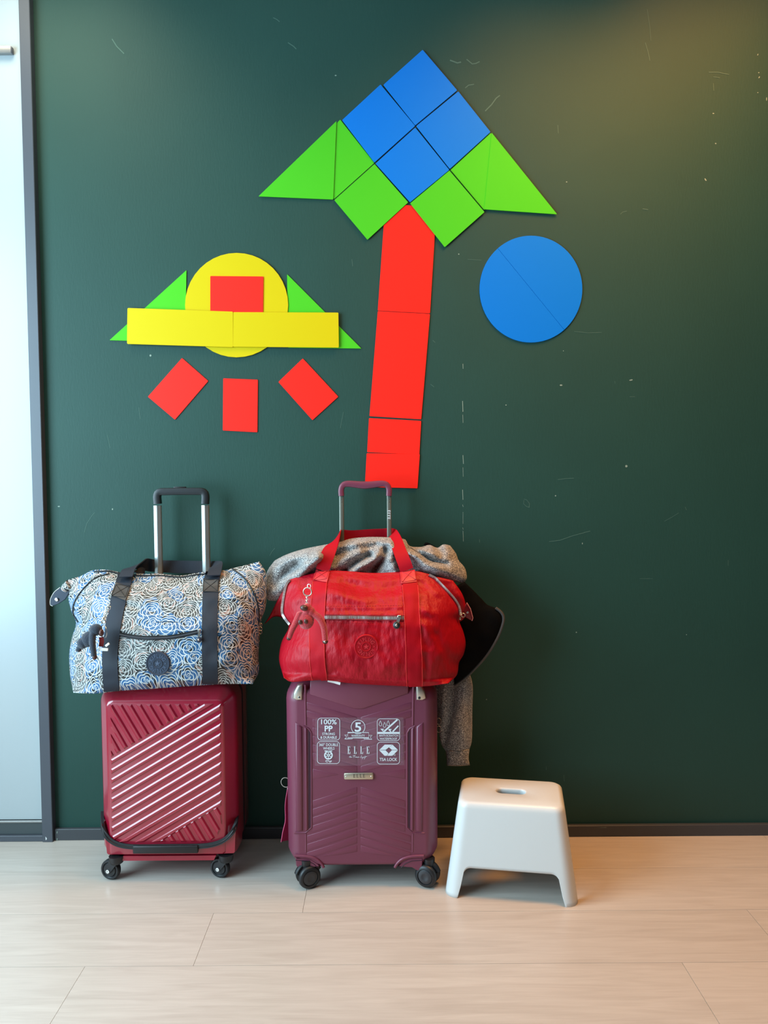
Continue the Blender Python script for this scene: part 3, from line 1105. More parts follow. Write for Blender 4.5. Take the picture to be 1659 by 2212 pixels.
caster(RS, wl.x + .01, -.075, .0275, radians(-40), M['black'], False, .0675, .012)
caster(RS, wr.x + .0, -.075, .0275, radians(-30), M['black'], False, .0675, .012)

# ================================================================== PLUM SUITCASE
YP = -.292
px0, px1, pz0, pz1 = -.266, .139, .050, .553
PS = thing('suitcase', ((px0 + px1) / 2, -.17, 0), 'plum purple hard-shell suitcase with white printed sticker and nameplate', 'suitcase')


def barrel(g, amt=.006):
    vv, ff = g
    zm, hh, xm, ww = (pz0 + pz1) / 2, (pz1 - pz0) / 2, (px0 + px1) / 2, (px1 - px0) / 2
    out = []
    for v in vv:
        t = max(-1, min(1, (v.z - zm) / hh))
        k = (v.x - xm) / ww
        e = amt * (1 - t * t) * k
        if t < -.80:
            e -= .010 * ((-t - .8) / .2) * k
        out.append(V3((v.x + e, v.y, v.z)))
    return out, ff


mk('rear_shell', barrel(shell(px0, px1, pz0, pz1, [(-.058, .03, None, None, .03), (-.050, .012, None, None, .045), (-.062, .002, None, None, .05), (-.08, 0, None, None, .05), (-.155, 0, None, None, .05)])), M['purple'], PS, 40)
mk('zip_gusset', barrel(shell(px0, px1, pz0, pz1, [(-.1552, .002, None, None, .05), (-.158, .003, None, None, .05), (-.164, -.001, None, None, .05), (-.172, .003, None, None, .05), (-.178, -.001, None, None, .05), (-.184, .003, None, None, .05), (-.1858, .002, None, None, .05)])), M['zipblack'], PS, 60)
pf = mk('front_shell', barrel(shell(px0, px1, pz0, pz1, [(-.1862, 0, None, None, .05), (-.192, .0015, None, None, .05), (-.198, 0, None, None, .05), (-.235, 0, None, None, .048), (-.258, .002, None, None, .045), (-.274, .008, .005, .008, .04),
                                                          (-.285, .018, .009, .016, .034), (-.2915, .031, .015, .026, .028), (-.292, .036, .018, .030, .026)])), M['purple'], PS, 60)


def c4xz(x, y):
    p = P(*c4(x, y), YP)
    return (p.x, p.z)


def ridge(a, b_, wd=3.2, h=.0016, y0=YP + .0003, name='ridge', m_='purple'):
    (xa, ya), (xb, yb_) = a, b_
    L = math.hypot(xb - xa, yb_ - ya)
    nx, ny = -(yb_ - ya) / L * wd, (xb - xa) / L * wd
    q_ = [c4xz(xa + nx, ya + ny), c4xz(xb + nx, yb_ + ny), c4xz(xb - nx, yb_ - ny), c4xz(xa - nx, ya - ny)]
    return raised(q_, y0, h, .0007, 2)


# chevron boards: Λ below, V above; every board a shallow raised step
for i in range(8):
    yc = 895 + 65 * i
    xo = 345 if i < 4 else 302
    sl = .31
    hb = 28
    for sgn in (-1, 1):
        xi, xq = 705 + sgn * 15, 705 + sgn * (705 - xo)
        d = abs(xq - xi) * sl
        mk('chevron', raised([c4xz(xi, yc + 6), c4xz(xq, yc + d + 6), c4xz(xq, yc + d + 6 + hb * 1.75), c4xz(xi, yc + 6 + hb * 1.75)] if i < 7 else
                             [c4xz(xi, yc + 6), c4xz(xi + sgn * 270, yc + 6 + 270 * sl), c4xz(xi + sgn * 130, yc + 20 + 190 * sl), c4xz(xi, yc + 6 + hb * 1.75)], YP + .0003, .0011, .0012, 2), M['purple'], pf, 50)
for i in range(7):
    y0_ = 240 + 66 * i
    xo = 298 if i < 2 else 345
    for sgn in (-1, 1):
        xi, xq = 705 + sgn * 15, 705 + sgn * (705 - xo)
        d = abs(xq - xi) * .30
        mk('chevron', raised([c4xz(xi, y0_ + d), c4xz(xq, y0_), c4xz(xq, y0_ + 50), c4xz(xi, y0_ + d + 50)], YP + .0003, .0011, .0012, 2), M['purple'], pf, 50)
for sgn, (xa, xb) in ((-1, (345, 545)), (1, (865, 1065))):
    q_ = [(345, 760), (345, 840), (545, 803)] if sgn < 0 else [(1065, 760), (865, 803), (1065, 840)]
    mk('chevron', raised([c4xz(*p) for p in q_], YP + .0003, .0011, .0012, 2), M['purple'], pf, 50)
mk('top_panel', raised([c4xz(*p) for p in ((325, 60), (1090, 60), (1088, 172), (735, 292), (672, 292), (322, 178))], YP + .0003, .0028, .002, 2), M['purple'], pf, 50)
# side pillars and groove strips in a shade colour
for sgn in (-1, 1):
    f = (lambda x, y: c4xz(x, y)) if sgn < 0 else (lambda x, y: c4xz(1415 - x, y))
    pl = mk('corner_pillar', raised([f(205, 388), f(268, 428), f(272, 1246), f(212, 1252)], YP + .008, .012, .006, 3), M['purple'], pf, 50)
    mk('inner_pillar', raised([f(281, 432), f(302, 446), f(308, 1236), f(286, 1244)], YP + .001, .0046, .003, 3), M['purple'], pf, 50)
    gr = [f(300, 444), f(326, 470), f(330, 1218), f(286, 1252)]
    mk('panel_edge', join(tube([V3((x_, YP + .0006, z_)) for x_, z_ in (f(272, 425), f(316, 448), f(334, 480), f(336, 1218), f(290, 1258), f(200, 1262))], .0022, 8),
                          tube([V3((x_, YP + .0012, z_)) for x_, z_ in (f(286, 105), f(290, 420))], .0030, 8), tube([V3((x_, YP + .0008, z_)) for x_, z_ in (f(291, 1265), f(292, 1410))], .0022, 8)), M['purple'], pf, 60)
    mk('panel_groove_shade', raised([f(309, 452), f(328, 482), f(331, 1214), f(311, 1230)], YP + .0004, .0006, .0002, 1), mat('plum_groove_shade', (58, 22, 42), .5) if sgn < 0 else bpy.data.materials['plum_groove_shade'], pf, 0)  # flush strip in darker plum: the groove's shade is put into the colour
    cg = mk('corner_guard', raised([f(270, 96), f(266, 226), f(218, 228), f(186, 212), f(196, 158), f(226, 104)], YP + .008, .0125, .004, 3), M['silver'], PS, 50, label='silver metal corner guard')
    p = f(240, 204)
    mk('screw', lathe([(0, .0), (.0035, 0), (.0035, .0015), (.0015, .0022), (0, .002)], (p[0], YP - .0042, p[1]), (0, -1, 0), 14), M['steel'] if sgn < 0 else M['black'], cg, 50)
    # bottom wheel arch
    arch = catmull([V3((*f(205, 1438), 0)), V3((*f(300, 1442), 0)), V3((*f(370, 1462), 0)), V3((*f(410, 1495), 0)), V3((*f(430, 1528), 0))], 16)
    mk('wheel_arch', tube([V3((v.x, YP - .0005, v.y)) for v in arch], .0040, 8), M['purple'], pf, 60)
    poly = [f(200, 1440), f(330, 1450), f(395, 1490), f(424, 1532), f(300, 1542), f(262, 1566), f(236, 1564), f(204, 1520)]
    mk('wheel_bracket', raised(poly, YP + .050, .0515, .006, 3), M['purple'], pf, 50)
    mk('bracket_groove_shade', tube([V3((x_, YP - .0014, z_)) for x_, z_ in (f(212, 1470), f(300, 1476), f(352, 1498), f(384, 1530))], .0011, 6), bpy.data.materials['plum_groove_shade'], pf, 60)  # thin proud line, groove shade painted as darker plum
# sticker film + prints
mk_st = mk('sticker', raised([c4xz(*p) for p in ((366, 362), (1052, 358), (1058, 730), (360, 736))], YP - .0013, .0003, .0001, 1), M['film'], PS, 0, label='clear film sticker with white icons')
YS = YP - .0019
mp8 = lambda x, y: P(*c8(x, y), YS)


def rr8(x0, y0, x1, y1, r, n=6):
    pts = []
    for cx, cy, a in ((x1 - r, y1 - r, 0), (x0 + r, y1 - r, 90), (x0 + r, y0 + r, 180), (x1 - r, y0 + r, 270)):
        for i in range(n + 1):
            t = radians(a + 90 * i / n)
            pts.append((cx + r * cos(t), cy + r * sin(t)))
    return pts


def st8(pts, wd, closed=False):
    return strokegeo([c8(*p) for p in pts], wd / 6.9125, YS, closed)


def pf8(pts):
    return polyflat([c8(*p) for p in pts], YS)


def circ8(x, y, r, n=28, ry=None):
    return [(x + r * cos(2 * pi * i / n), y + (ry or r) * sin(2 * pi * i / n)) for i in range(n)]


def tx8(s, x0, y0, x1, y1, bold=.015, shear=0):
    return textfit(s, x0, y0, x1, y1, mp8, bold, shear)


mk('printed_icon', join(st8(rr8(183, 78, 512, 405, 48), 7, True), tx8('100%', 232, 95, 466, 172), tx8('PP', 285, 190, 405, 278, .03), tx8('STRONG', 250, 294, 438, 332), tx8('& DURABLE', 222, 346, 466, 386)), M['print'], mk_st, 0)
mk('printed_icon', join(st8(circ8(785, 210, 103), 8, True), tx8('5', 735, 142, 832, 282, .02), tx8('YEAR', 758, 291, 812, 306, 0), st8([(632, 294), (944, 294), (944, 372), (632, 372)], 8, True), tx8('WARRANTY', 684, 324, 886, 358, .01),
                        st8([(632, 330), (584, 330), (614, 358), (584, 388), (700, 388), (700, 376)], 6), st8([(944, 335), (996, 335), (966, 362), (994, 392), (874, 392), (874, 378)], 6)), M['print'], mk_st, 0)
drops = []
for x_, y_ in ((1118, 118), (1180, 140), (1234, 115)):
    drops.append(st8([(x_, y_), (x_ + 14, y_ + 32), (x_ + 22, y_ + 52), (x_ + 16, y_ + 70), (x_, y_ + 77), (x_ - 16, y_ + 70), (x_ - 22, y_ + 52), (x_ - 14, y_ + 32)], 6, True))
mk('printed_icon', join(st8(rr8(1070, 88, 1406, 414, 48), 7, True), *drops, st8([(1172, 278), (1372, 100)], 24), st8([(1300, 282), (1386, 192)], 20), pf8([(1076, 284), (1402, 284), (1402, 314), (1076, 314)]),
                        pf8([(1116, 236), (1172, 238), (1168, 252), (1150, 254), (1176, 278), (1160, 284)]), pf8([(1236, 240), (1286, 240), (1280, 254), (1262, 256), (1284, 276), (1268, 284), (1240, 258)]),
                        tx8('ANTI-SCRATCH', 1096, 324, 1384, 354, .01), tx8('WATERPROOF', 1108, 370, 1366, 402, .01)), M['print'], mk_st, 0)
wheel_icon = [st8(circ8(342, 632, 55), 20, True), st8(circ8(342, 632, 14, 12), 12, True)]
for k in range(6):
    t = radians(60 * k + 30)
    wheel_icon.append(st8([(342 + 14 * cos(t), 632 + 14 * sin(t)), (342 + 48 * cos(t), 632 + 48 * sin(t))], 11))
mk('printed_icon', join(st8(rr8(176, 428, 508, 756, 48), 7, True), tx8("360° DOUBLE", 202, 452, 486, 496, .012), tx8('WHEELS', 262, 510, 432, 550, .012), pf8([(282, 562), (400, 562), (396, 576), (286, 576)]), *wheel_icon,
                        st8([(300, 716), (312, 708), (340, 710), (350, 722), (376, 722), (388, 712)], 9), st8([(298, 722), (310, 732), (336, 732)], 7), st8([(352, 738), (376, 736), (388, 722)], 6)), M['print'], mk_st, 0)


def didone(ch, x0, y0, x1, y1, mapf):
    """condensed high-contrast serif capitals E and L"""
    w_, h_ = x1 - x0, y1 - y0
    q = lambda pts: ([mapf(x0 + a_ * w_, y0 + b__ * h_) for a_, b__ in pts], [list(range(len(pts)))])
    g = [q([(.16, 0), (.48, 0), (.48, 1), (.16, 1)]), q([(0, 0), (.62, 0), (.62, .045), (0, .045)]), q([(0, .955), (1, .955), (1, 1), (0, 1)]), q([(.93, .70), (1, .70), (1, .955), (.74, .955)])]
    if ch == 'E':
        g += [q([(.48, 0), (.93, 0), (.93, .045), (.48, .045)]), q([(.86, .045), (.93, .045), (.93, .26), (.72, .045)]), q([(.48, .465), (.78, .465), (.78, .51), (.48, .51)]), q([(.71, .36), (.78, .36), (.78, .62), (.71, .62)])]
    return join(*g)


mk('printed_logo', join(*[didone(ch, x_, 498, x_ + 42, 612, mp8) for ch, x_ in zip('ELLE', (626, 720, 816, 910))],
                        st8([(650, 662), (664, 648), (678, 650), (664, 664), (684, 662), (700, 658)], 5), st8([(706, 640), (750, 634), (728, 640), (720, 670)], 5), st8([(738, 662), (750, 654), (756, 666), (768, 656), (776, 666), (790, 656), (806, 664)], 5),
                        st8([(838, 634), (824, 668), (846, 664)], 5), st8([(856, 654), (846, 692), (866, 656), (876, 664)], 5), st8([(890, 640), (876, 694), (900, 654), (916, 650)], 5)), M['print'], mk_st, 0)
mk('printed_icon', join(st8(rr8(1070, 438, 1404, 764, 48), 7, True), pf8([(1100, 554), (1182, 474), (1296, 474), (1244, 515), (1196, 552)]), pf8([(1100, 558), (1196, 560), (1240, 604), (1214, 640), (1180, 640)]),
                        pf8([(1300, 476), (1380, 552), (1290, 552), (1246, 514)]), pf8([(1380, 558), (1296, 640), (1220, 640), (1246, 602), (1290, 558)]), st8(circ8(1330, 625, 11, 14), 4, True),
                        tx8('TSA LOCK', 1106, 672, 1368, 718, .015)), M['print'], mk_st, 0)
hz_m = mat('sticker_haze', (140, 92, 120), .4)
for pts, wd in (([(1442, 470), (1440, 750)], 6), ([(1432, 330), (1452, 400), (1470, 436)], 5), ([(575, 68), (640, 100)], 4), ([(940, 95), (975, 82), (1060, 72)], 4)):
    mk('crease', st8(pts, wd), hz_m, mk_st, 0)
# nameplate
n0, n1 = c4xz(588, 789), c4xz(818, 840)
nx0, nx1, nz1, nz0 = n0[0], n1[0], n0[1], n1[1]
npl = mk('nameplate', raised([(nx0 + .002, nz0), (nx1 - .002, nz0), (nx1, nz0 + .003), (nx1, nz1 - .003), (nx1 - .002, nz1), (nx0 + .002, nz1), (nx0, nz1 - .003), (nx0, nz0 + .003)], YP - .001, .0045, .0025, 3), M['plate'], PS, 40, label='small brushed metal nameplate')
mk('engraved_logo', join(*[didone(ch, x_, 801, x_ + 16, 829, lambda a_, b__: P(*c4(a_, b__), YP - .0057)) for ch, x_ in zip('ELLE', (660, 685, 711, 736))]), M['inkdark'], npl, 0)
mk('rivet', lathe([(0, 0), (.002, 0), (.0014, .0008), (0, .001)], (nx0 + .006, YP - .0055, (nz0 + nz1) / 2), (0, -1, 0), 10), M['steel'], npl, 50)
mk('rivet', lathe([(0, 0), (.002, 0), (.0014, .0008), (0, .001)], (nx1 - .006, YP - .0055, (nz0 + nz1) / 2), (0, -1, 0), 10), M['steel'], npl, 50)
# trolley handle
hy2 = -.074
for px_ in (738, 840.5):
    t_ = mk('handle_tube', rbox((P(px_, 1100, hy2).x, hy2, .79), (.0132, .016, .53), .003, 2), M['tubeR'], PS, 40)
    xc_ = P(px_, 1100, hy2).x
    for k in (0, 1):
        mk('rivet_hole', lathe([(0, 0), (.0016, 0), (.001, .0004), (0, .0004)], (xc_ + .001, hy2 - .0080, P(px_, 1079 + 5 * k, hy2).z), (0, -1, 0), 10), M['inkdark'], t_, 50)
    if px_ > 800:
        let = []
        for k, ch in enumerate('ELLE'):
            py_ = 1102 + 5.2 * k
            fn = lambda u_, v_, py_=py_: P(px_ - 3.2 + v_ * 6.0, py_ + 4.0 - u_ * 4.0, hy2 - .0084)
            let.append(didone(ch, 0, 0, 1, 1, lambda a_, b__, f=fn: f(1 - a_, b__)))
        mk('side_logo', join(*let), M['print'], t_, 0)
xl, xr, zt = P(737.5, 1070, hy2).x, P(840, 1070, hy2).x, P(790, 1046, hy2).z
gp = [(xl, P(737, 1071, hy2).z), (xl - .0005, zt - .016), (xl + .005, zt - .003), (xl + .02, zt + .0015), ((xl + xr) / 2, zt - .0025), (xr - .02, zt + .0015), (xr - .005, zt - .003), (xr + .0005, zt - .016), (xr, P(840, 1071, hy2).z)]
gpts = catmull([(x_, hy2, z_) for x_, z_ in gp], 44)
loops = []
for i, p in enumerate(gpts):
    a, b_ = gpts[max(0, i - 1)], gpts[min(43, i + 1)]
    t = (b_ - a).normalized()
    s = V3((0, 1, 0))
    nn = s.cross(t)
    h1 = .0082 + .0028 * max(0, 1 - abs(i - 21.5) / 16)
    loops.append([p + nn * (h1 * max(-1, min(1, 1.2 * cos(a_)))) + s * (.0115 * max(-1, min(1, 1.2 * sin(a_)))) for a_ in [2 * pi * k / 16 for k in range(16)]])
mk('handle_grip', loft(loops), M['purple'], PS, 40)
# zip pulls on the right side
for py_ in (1557, 1574):
    p = P(949, py_, -.16)
    mk('zip_pull', torus((px1 + .011, -.165, p.z), (.3, 1, 0), .007, .0012, 18, 6, 1.3), M['silver'], PS, 60)
wl, wr = Gd(664, 1922), Gd(925, 1920)
caster(PS, wl.x, -.282, .0305, radians(24), M['black'], True, .075, -.004)
caster(PS, wr.x, -.280, .0305, radians(-24), M['black'], True, .075, .004)
caster(PS, wl.x, -.095, .0305, radians(10), M['black'], True, .075, 0)
caster(PS, wr.x, -.095, .0305, radians(-10), M['black'], True, .075, 0)

# luggage tag hanging at the left side of the plum case
LT = thing('luggage_tag', P(614, 1815, -.185), 'magenta leather luggage tag hanging on a ring at the plum suitcase side', 'luggage tag')
p = P(617, 1690, -.185)
mk('key_ring', torus(p, (.25, 1, 0), .0135, .0011, 26, 6, 1.0), M['silver'], LT, 60, label='thin metal split ring')
tagc = catmull([P(620, 1697, -.185), P(615, 1735, -.185), P(616, 1770, -.187), P(611, 1795, -.19), P(608, 1816, -.192)], 20)
g = bar([q_ + V3((.010, 0, 0)) for q_ in tagc], V3((.75, .65, 0)), [.009 + .004 * i / 19 for i in range(20)], .0016)
tg = mk('tag_body', g, M['magenta'], LT, 50)
mk('tag_edge', tube([q_ + V3((.010, 0, 0)) - V3((.75, .65, 0)).normalized() * (.009 + .004 * i / 19) for i, q_ in enumerate(tagc)], .0011, 6), mat('pink_edge_paint', (214, 96, 132), .5), tg, 60)
mk('tag_rivet', ellipsoid(P(621.5, 1703, -.192) + V3((0, -.003, 0)), (.0018, .0014, .0018), None, 10), M['steel'], tg, 60)

# ================================================================== ROSE PRINT BAG
B1 = thing('duffle_bag', (-.59, -.18, .531), 'rose-printed black and blue duffle bag on the wine red suitcase', 'duffle bag')
L1 = [c1(*p) for p in ((250, 1488), (228, 1370), (222, 1220), (240, 1110), (268, 1010), (238, 930), (216, 840), (205, 712))]
T1 = [c1(*p) for p in ((205, 712), (300, 684), (380, 645), (480, 640), (600, 662), (720, 668), (850, 668), (990, 680), (1100, 662), (1180, 652), (1280, 645), (1400, 618), (1530, 584))]
R1 = [c1(*p) for p in ((1485, 1428), (1528, 1345), (1524, 1250), (1534, 1110), (1546, 990), (1574, 905), (1582, 800), (1576, 660), (1530, 584))]
O1 = [c1(*p) for p in ((250, 1488), (400, 1494), (560, 1476), (800, 1460), (1000, 1446), (1150, 1436), (1300, 1428), (1485, 1428))]
C1 = lambda *pp: [c1(*p) for p in pp]
f1 = foldfield([(C1((270, 1000), (330, 1010), (420, 1005)), 9, .010), (C1((240, 930), (330, 930)), 10, -.010), (C1((640, 760), (700, 800), (760, 860)), 8, -.004),
                (C1((700, 700), (820, 740), (950, 720)), 9, .006), (C1((620, 880), (690, 900)), 6, .005), (C1((870, 780), (940, 800)), 7, .005),
                (C1((1260, 1300), (1400, 1150), (1500, 1000)), 16, -.008), (C1((1300, 700), (1400, 900), (1450, 1050)), 16, -.006), (C1((250, 1440), (420, 1460), (560, 1440)), 8, .006),
                (C1((580, 1060), (830, 1085), (1100, 1050)), 7, -.004), (C1((820, 1000), (970, 1000)), 4, .003)])


def d1(px, py):
    return f1(px, py) + .004 * noise.noise((px * .016, py * .016, 3)) + .002 * noise.noise((px * .05, py * .05, 8))


g1 = pillow(T1, O1, L1, R1, 96, 66, [(0, -.272), (.06, -.300), (.2, -.312), (.5, -.300), (.75, -.258), (.9, -.205), (1, -.165)], [(0, -.272), (.08, -.20), (.4, -.17), (1, -.165)],
            [(0, -.272), (.03, -.115), (.5, -.095), (.85, -.098), (1, -.165)], 3.2, d1)
S1 = Surf(g1)
bag1 = mk('bag_body', g1, M['rose'], B1, 180)
st1 = mk('strap', strap_on(S1, C1((515, 1476), (506, 1330), (506, 1200), (530, 1010), (562, 850), (580, 785), (600, 720), (612, 672)), 33), M['navyweb'], B1, 50)
st2 = mk('strap', strap_on(S1, C1((1194, 1426), (1190, 1200), (1190, 1000), (1192, 900), (1197, 800), (1206, 710), (1216, 664)), 33), M['navyweb'], B1, 50)
mk('strap_patch', strap_on(S1, C1((562, 836), (580, 790), (596, 748)), 33.5, 8, 6, .0046), M['navyleather'], st1, 50, label='dark leather patch with crossed stitching')
mk('strap_patch', strap_on(S1, C1((1198, 798), (1199, 755), (1202, 710)), 33.5, 8, 6, .0046), M['navyleather'], st2, 50, label='dark leather patch with crossed stitching')
for st_, qd in ((st1, ((516, 826), (612, 834), (642, 752), (548, 747))), (st2, ((1148, 797), (1247, 793), (1250, 708), (1152, 716)))):
    q_ = C1(*qd)
    mk('stitching', join(*[line_on(S1, [q_[a_], q_[b__]], .0006, .0052, 10, 4) for a_, b__ in ((0, 2), (1, 3), (0, 1), (1, 2), (2, 3), (3, 0))]), M['stitch'], st_, 0)


def free_strap(pts, sides, hw, th=.0016, n=34):
    C = catmull([P(px_, py_, y_) for px_, py_, y_ in pts], n)
    Sd = catmull(sides, n)
    return bar(C, [s for s in Sd], hw, th)


# carrying handle: both straps rise from the front, run back and pass behind the trolley tubes
mk('carry_handle', free_strap([(*c1(612, 690), -.205), (*c1(632, 640), -.18), (*c1(670, 615), -.14), (*c1(730, 602), -.085), (*c1(800, 612), -.044), (*c1(900, 618), -.038), (*c1(1080, 622), -.038), (*c1(1180, 622), -.044), (*c1(1228, 612), -.09), (*c1(1236, 610), -.14), (*c1(1228, 640), -.18), (*c1(1217, 680), -.205)],
                              [(1, .1, .15), (1, .3, .2), (.6, .6, .5), (.2, .5, .8), (0, .2, 1), (0, .1, 1), (0, .1, 1), (0, .2, 1), (.3, .4, .8), (.7, .4, .5), (1, .2, .2), (1, 0, .05)], .0185, .0014, 48), M['navyweb'], B1, 60)
# second handle strand lying on the bag top
mk('carry_handle', free_strap([(*c1(690, 665), -.15), (*c1(720, 652), -.125), (*c1(740, 662), -.10)], [(0, 1, .2)] * 3, .012, .0014, 12), M['navyweb'], B1, 60)
pz = C1((572, 1085), (680, 1104), (800, 1110), (950, 1100), (1108, 1068))
z1 = mk('pocket_zip', strap_on(S1, pz, 9.5, 40, 3, .0022), M['zipblack'], B1, 50, label='dark navy pocket zip')
mk('zip_teeth', line_on(S1, pz, .0022, .003, 90, 6), M['zipnavy'], z1, 50)
p, n_ = S1.on(*c1(1118, 1062), .006)
p2, n2_ = S1.on(*c1(1119, 1118), .007)
zpul = mk('zip_pull', join(rbox(p, (.007, .004, .012), .001, 1), bar([p + V3((0, -.002, 0)), p2], (1, 0, 0), .0028, .001)), M['steel'], z1, 40)
mk('pull_disc', lathe([(0, -.002), (.0075, -.002), (.0078, .001), (.006, .0025), (0, .0025)], p2, n2_, 24), M['navyrubber'], z1, 50)
mk('pull_rivet', ellipsoid(p2 + n2_ * .0028, (.0028, .0015, .0028), None, 10), M['steel'], z1, 60)


def badge(S, px, py, R, m_, parent, k):
    p_, n_ = S.on(px, py, .0)
    n_ = (n_ + V3((0, -.5, 0))).normalized()
    p_ = p_ + n_ * .0012
    rt = V3((1, 0, 0))
    rt = (rt - n_ * rt.dot(n_)).normalized()
    up = rt.cross(n_) * -1
    if up.z < 0:
        up = -up
    at = lambda x_, y_, h_: p_ + rt * x_ + up * y_ + n_ * h_
    bd = mk('badge', lathe([(0, -.004), (R, -.004), (R, .0025), (R * .97, .0035), (R * .9, .0035), (R * .87, .0024), (R * .42, .0024), (R * .40, .0036), (R * .34, .0036), (R * .32, .0026), (0, .0026)], p_, n_, 48), m_, parent, 45, label='round rubber badge with lettering around a star')
    gl = []
    for word, base, dirn in (('KIPLING', 90, -1), ('KIPLING', 270, -1)):
        for i, ch in enumerate(word):
            ang = radians(base + dirn * (i - 3) * 19)
            gv, gf = textgeo(ch, .03)
            a_ = min(v.x for v in gv)
            b__ = max(v.x for v in gv)
            out = []
            for v in gv:
                lx, ly = (v.x - (a_ + b__) / 2) * R * .34, v.y * R * .46
                rr = R * .47 + ly
                out.append(at(rr * cos(ang) + lx * sin(ang), rr * sin(ang) - lx * cos(ang), .0034))
            gl.append((out, gf))
            # raised sides: second layer just below
    star = []
    for i in range(10):
        t = radians(90 + 36 * i)
        rr = R * (.26 if i % 2 == 0 else .11)
        star.append(at(rr * cos(t), rr * sin(t), .0034))
    gl.append((star + [at(0, 0, .0038)], [[i, (i + 1) % 10, 10] for i in range(10)]))
    for sx in (-1, 1):
        gl.append(([at(sx * R * .64 + R * .07 * cos(t), R * .07 * sin(t), .0034) for t in [2 * pi * i / 5 for i in range(5)]], [list(range(5))]))
    mk('badge_lettering', join(*gl), k, bd, 0)
    return bd


badge(S1, *c1(835, 1285), .0315, M['navyrubber'], B1, mat('navy_badge_relief', (62, 74, 96), .45))
for nm, pts in (('piping', ((500, 668), (400, 700), (312, 782), (258, 870), (252, 940), (285, 1000))), ('piping', ((1345, 632), (1440, 712), (1506, 830), (1528, 940), (1526, 1010)))):
    mk(nm, line_on(S1, C1(*pts), .0022, .001, 36, 6), M['zipblack'], B1, 60)
mk('top_zip', line_on(S1, C1((395, 655), (500, 652), (600, 676), (720, 682), (850, 682), (990, 692), (1100, 676), (1180, 668)), .0026, .001, 50, 6), M['zipblack'], B1, 60)
mk('seam', line_on(S1, C1((820, 1003), (890, 998), (970, 1002)), .0009, .0006, 16, 5), M['stitch'], B1, 60)
# leather end tab folded out on the left
tabp = [P(*c1(x_, y_), -.17) for x_, y_ in ((215, 765), (160, 762), (120, 795), (95, 840), (92, 880), (108, 890), (150, 875), (195, 845), (222, 800))]
tabc = sum(tabp, V3()) / len(tabp)
tb = mk('end_tab', raised([(v.x, v.z) for v in tabp], -.168, .004, .001, 2), M['navyrubber'], B1, 40, label='dark leather end tab with a snap')
mk('tab_edge', tube([V3((v.x, -.170, v.z)) for v in catmull(tabp[1:6], 24)], .0012, 6), mat('pale_edge', (205, 200, 192), .6), tb, 60)
p = P(*c1(135, 846), -.174)
mk('snap', lathe([(0, -.001), (.005, -.001), (.005, .0012), (.0036, .0018), (.003, .0008), (0, .0008)], p, (0, -1, 0), 18), M['steel'], tb, 50)
mk('tab_sleeve', tube([P(*c1(222, 745), -.168), P(*c1(200, 760), -.168), P(*c1(185, 782), -.168)], [.014, .0125, .010], 12), M['rose'], B1, 60)
for k_, py_ in enumerate((1020, 1048, 1070)):
    mk('side_zip_pull', torus(P(*c1(1541, py_), -.185), (.2, 1, 0), .0042, .0011, 14, 6, 1.2), M['steel'], B1, 60)

# ---- navy plush charm hanging on the rose bag


def remesh(o, vox=.0012, it=4):
    md = o.modifiers.new('blend', 'REMESH')
    md.mode = 'VOXEL'
    md.voxel_size = vox
    md.use_smooth_shade = True
    md = o.modifiers.new('relax', 'SMOOTH')
    md.iterations = it
    md.factor = .6


def limb(pts, r0, r1, n=12):
    C = catmull(pts, n)
    return join(tube(C, [r0 + (r1 - r0) * i / (n - 1) for i in range(n)], 10), ellipsoid(C[-1], (r1,) * 3, None, 10), ellipsoid(C[0], (r0,) * 3, None, 10))


def chain(a, b_, n, r=.0032):
    gl = []
    for i in range(n):
        t = (i + .5) / n
        c = a.lerp(b_, t)
        d = (b_ - a).normalized()
        sd_ = V3((0, 1, 0)) if i % 2 == 0 else d.cross(V3((0, 1, 0)))
        sd_ = (sd_ - d * sd_.dot(d)).normalized()
        oth = d.cross(sd_)
        gl.append(tube([c + d * ((b_ - a).length / n * .78) * cos(2 * pi * k / 12) + oth * r * sin(2 * pi * k / 12) for k in range(12)], .0009, 5, True))
    return join(*gl)


Ym = -.335
m1 = lambda x, y, yy=Ym: P(*cm(x, y), yy)
MK1 = thing('plush_charm', m1(600, 1340), 'dark navy plush monkey charm hanging on the rose-printed bag', 'plush charm')
o = mk('plush_body', join(ellipsoid(m1(630, 1040), (.0185, .015, .022), Matrix.Rotation(radians(28), 3, 'Y')), ellipsoid(m1(740, 900), (.0165, .0145, .0155)), ellipsoid(m1(545, 1100), (.0145, .013, .015)),
                           limb([m1(690, 980, Ym - .008), m1(690, 1100, Ym - .012), m1(710, 1270, Ym - .012)], .0085, .0075), limb([m1(560, 1110), m1(510, 1150), m1(480, 1195)], .0085, .007)), M['furnavy'], MK1, 180)
remesh(o)
mk('face', ellipsoid(m1(822, 945, Ym - .004), (.0062, .008, .0100)), M['brown'], MK1, 180, label='brown rubber face')
mk('hand', ellipsoid(m1(722, 1305, Ym - .012), (.0060, .006, .0078)), M['brown'], MK1, 180)
mk('foot', ellipsoid(m1(482, 1200), (.0078, .006, .0058)), M['brown'], MK1, 180)
mk('red_ribbon', bar([m1(820, 1010, Ym), m1(828, 1080, Ym - .002), m1(815, 1150, Ym)], (1, .3, 0), .0058, .0012), mat('deep_red_felt', (110, 8, 12), .8), MK1, 50)
mk('paper_label', join(rbox(m1(852, 1195, Ym - .006), (.025, .003, .0078), .0008, 1, Matrix.Rotation(radians(3), 3, 'Y')), rbox(m1(912, 1125, Ym - .006), (.0125, .003, .006), .0008, 1, Matrix.Rotation(radians(-38), 3, 'Y'))), M['paper'], MK1, 40)
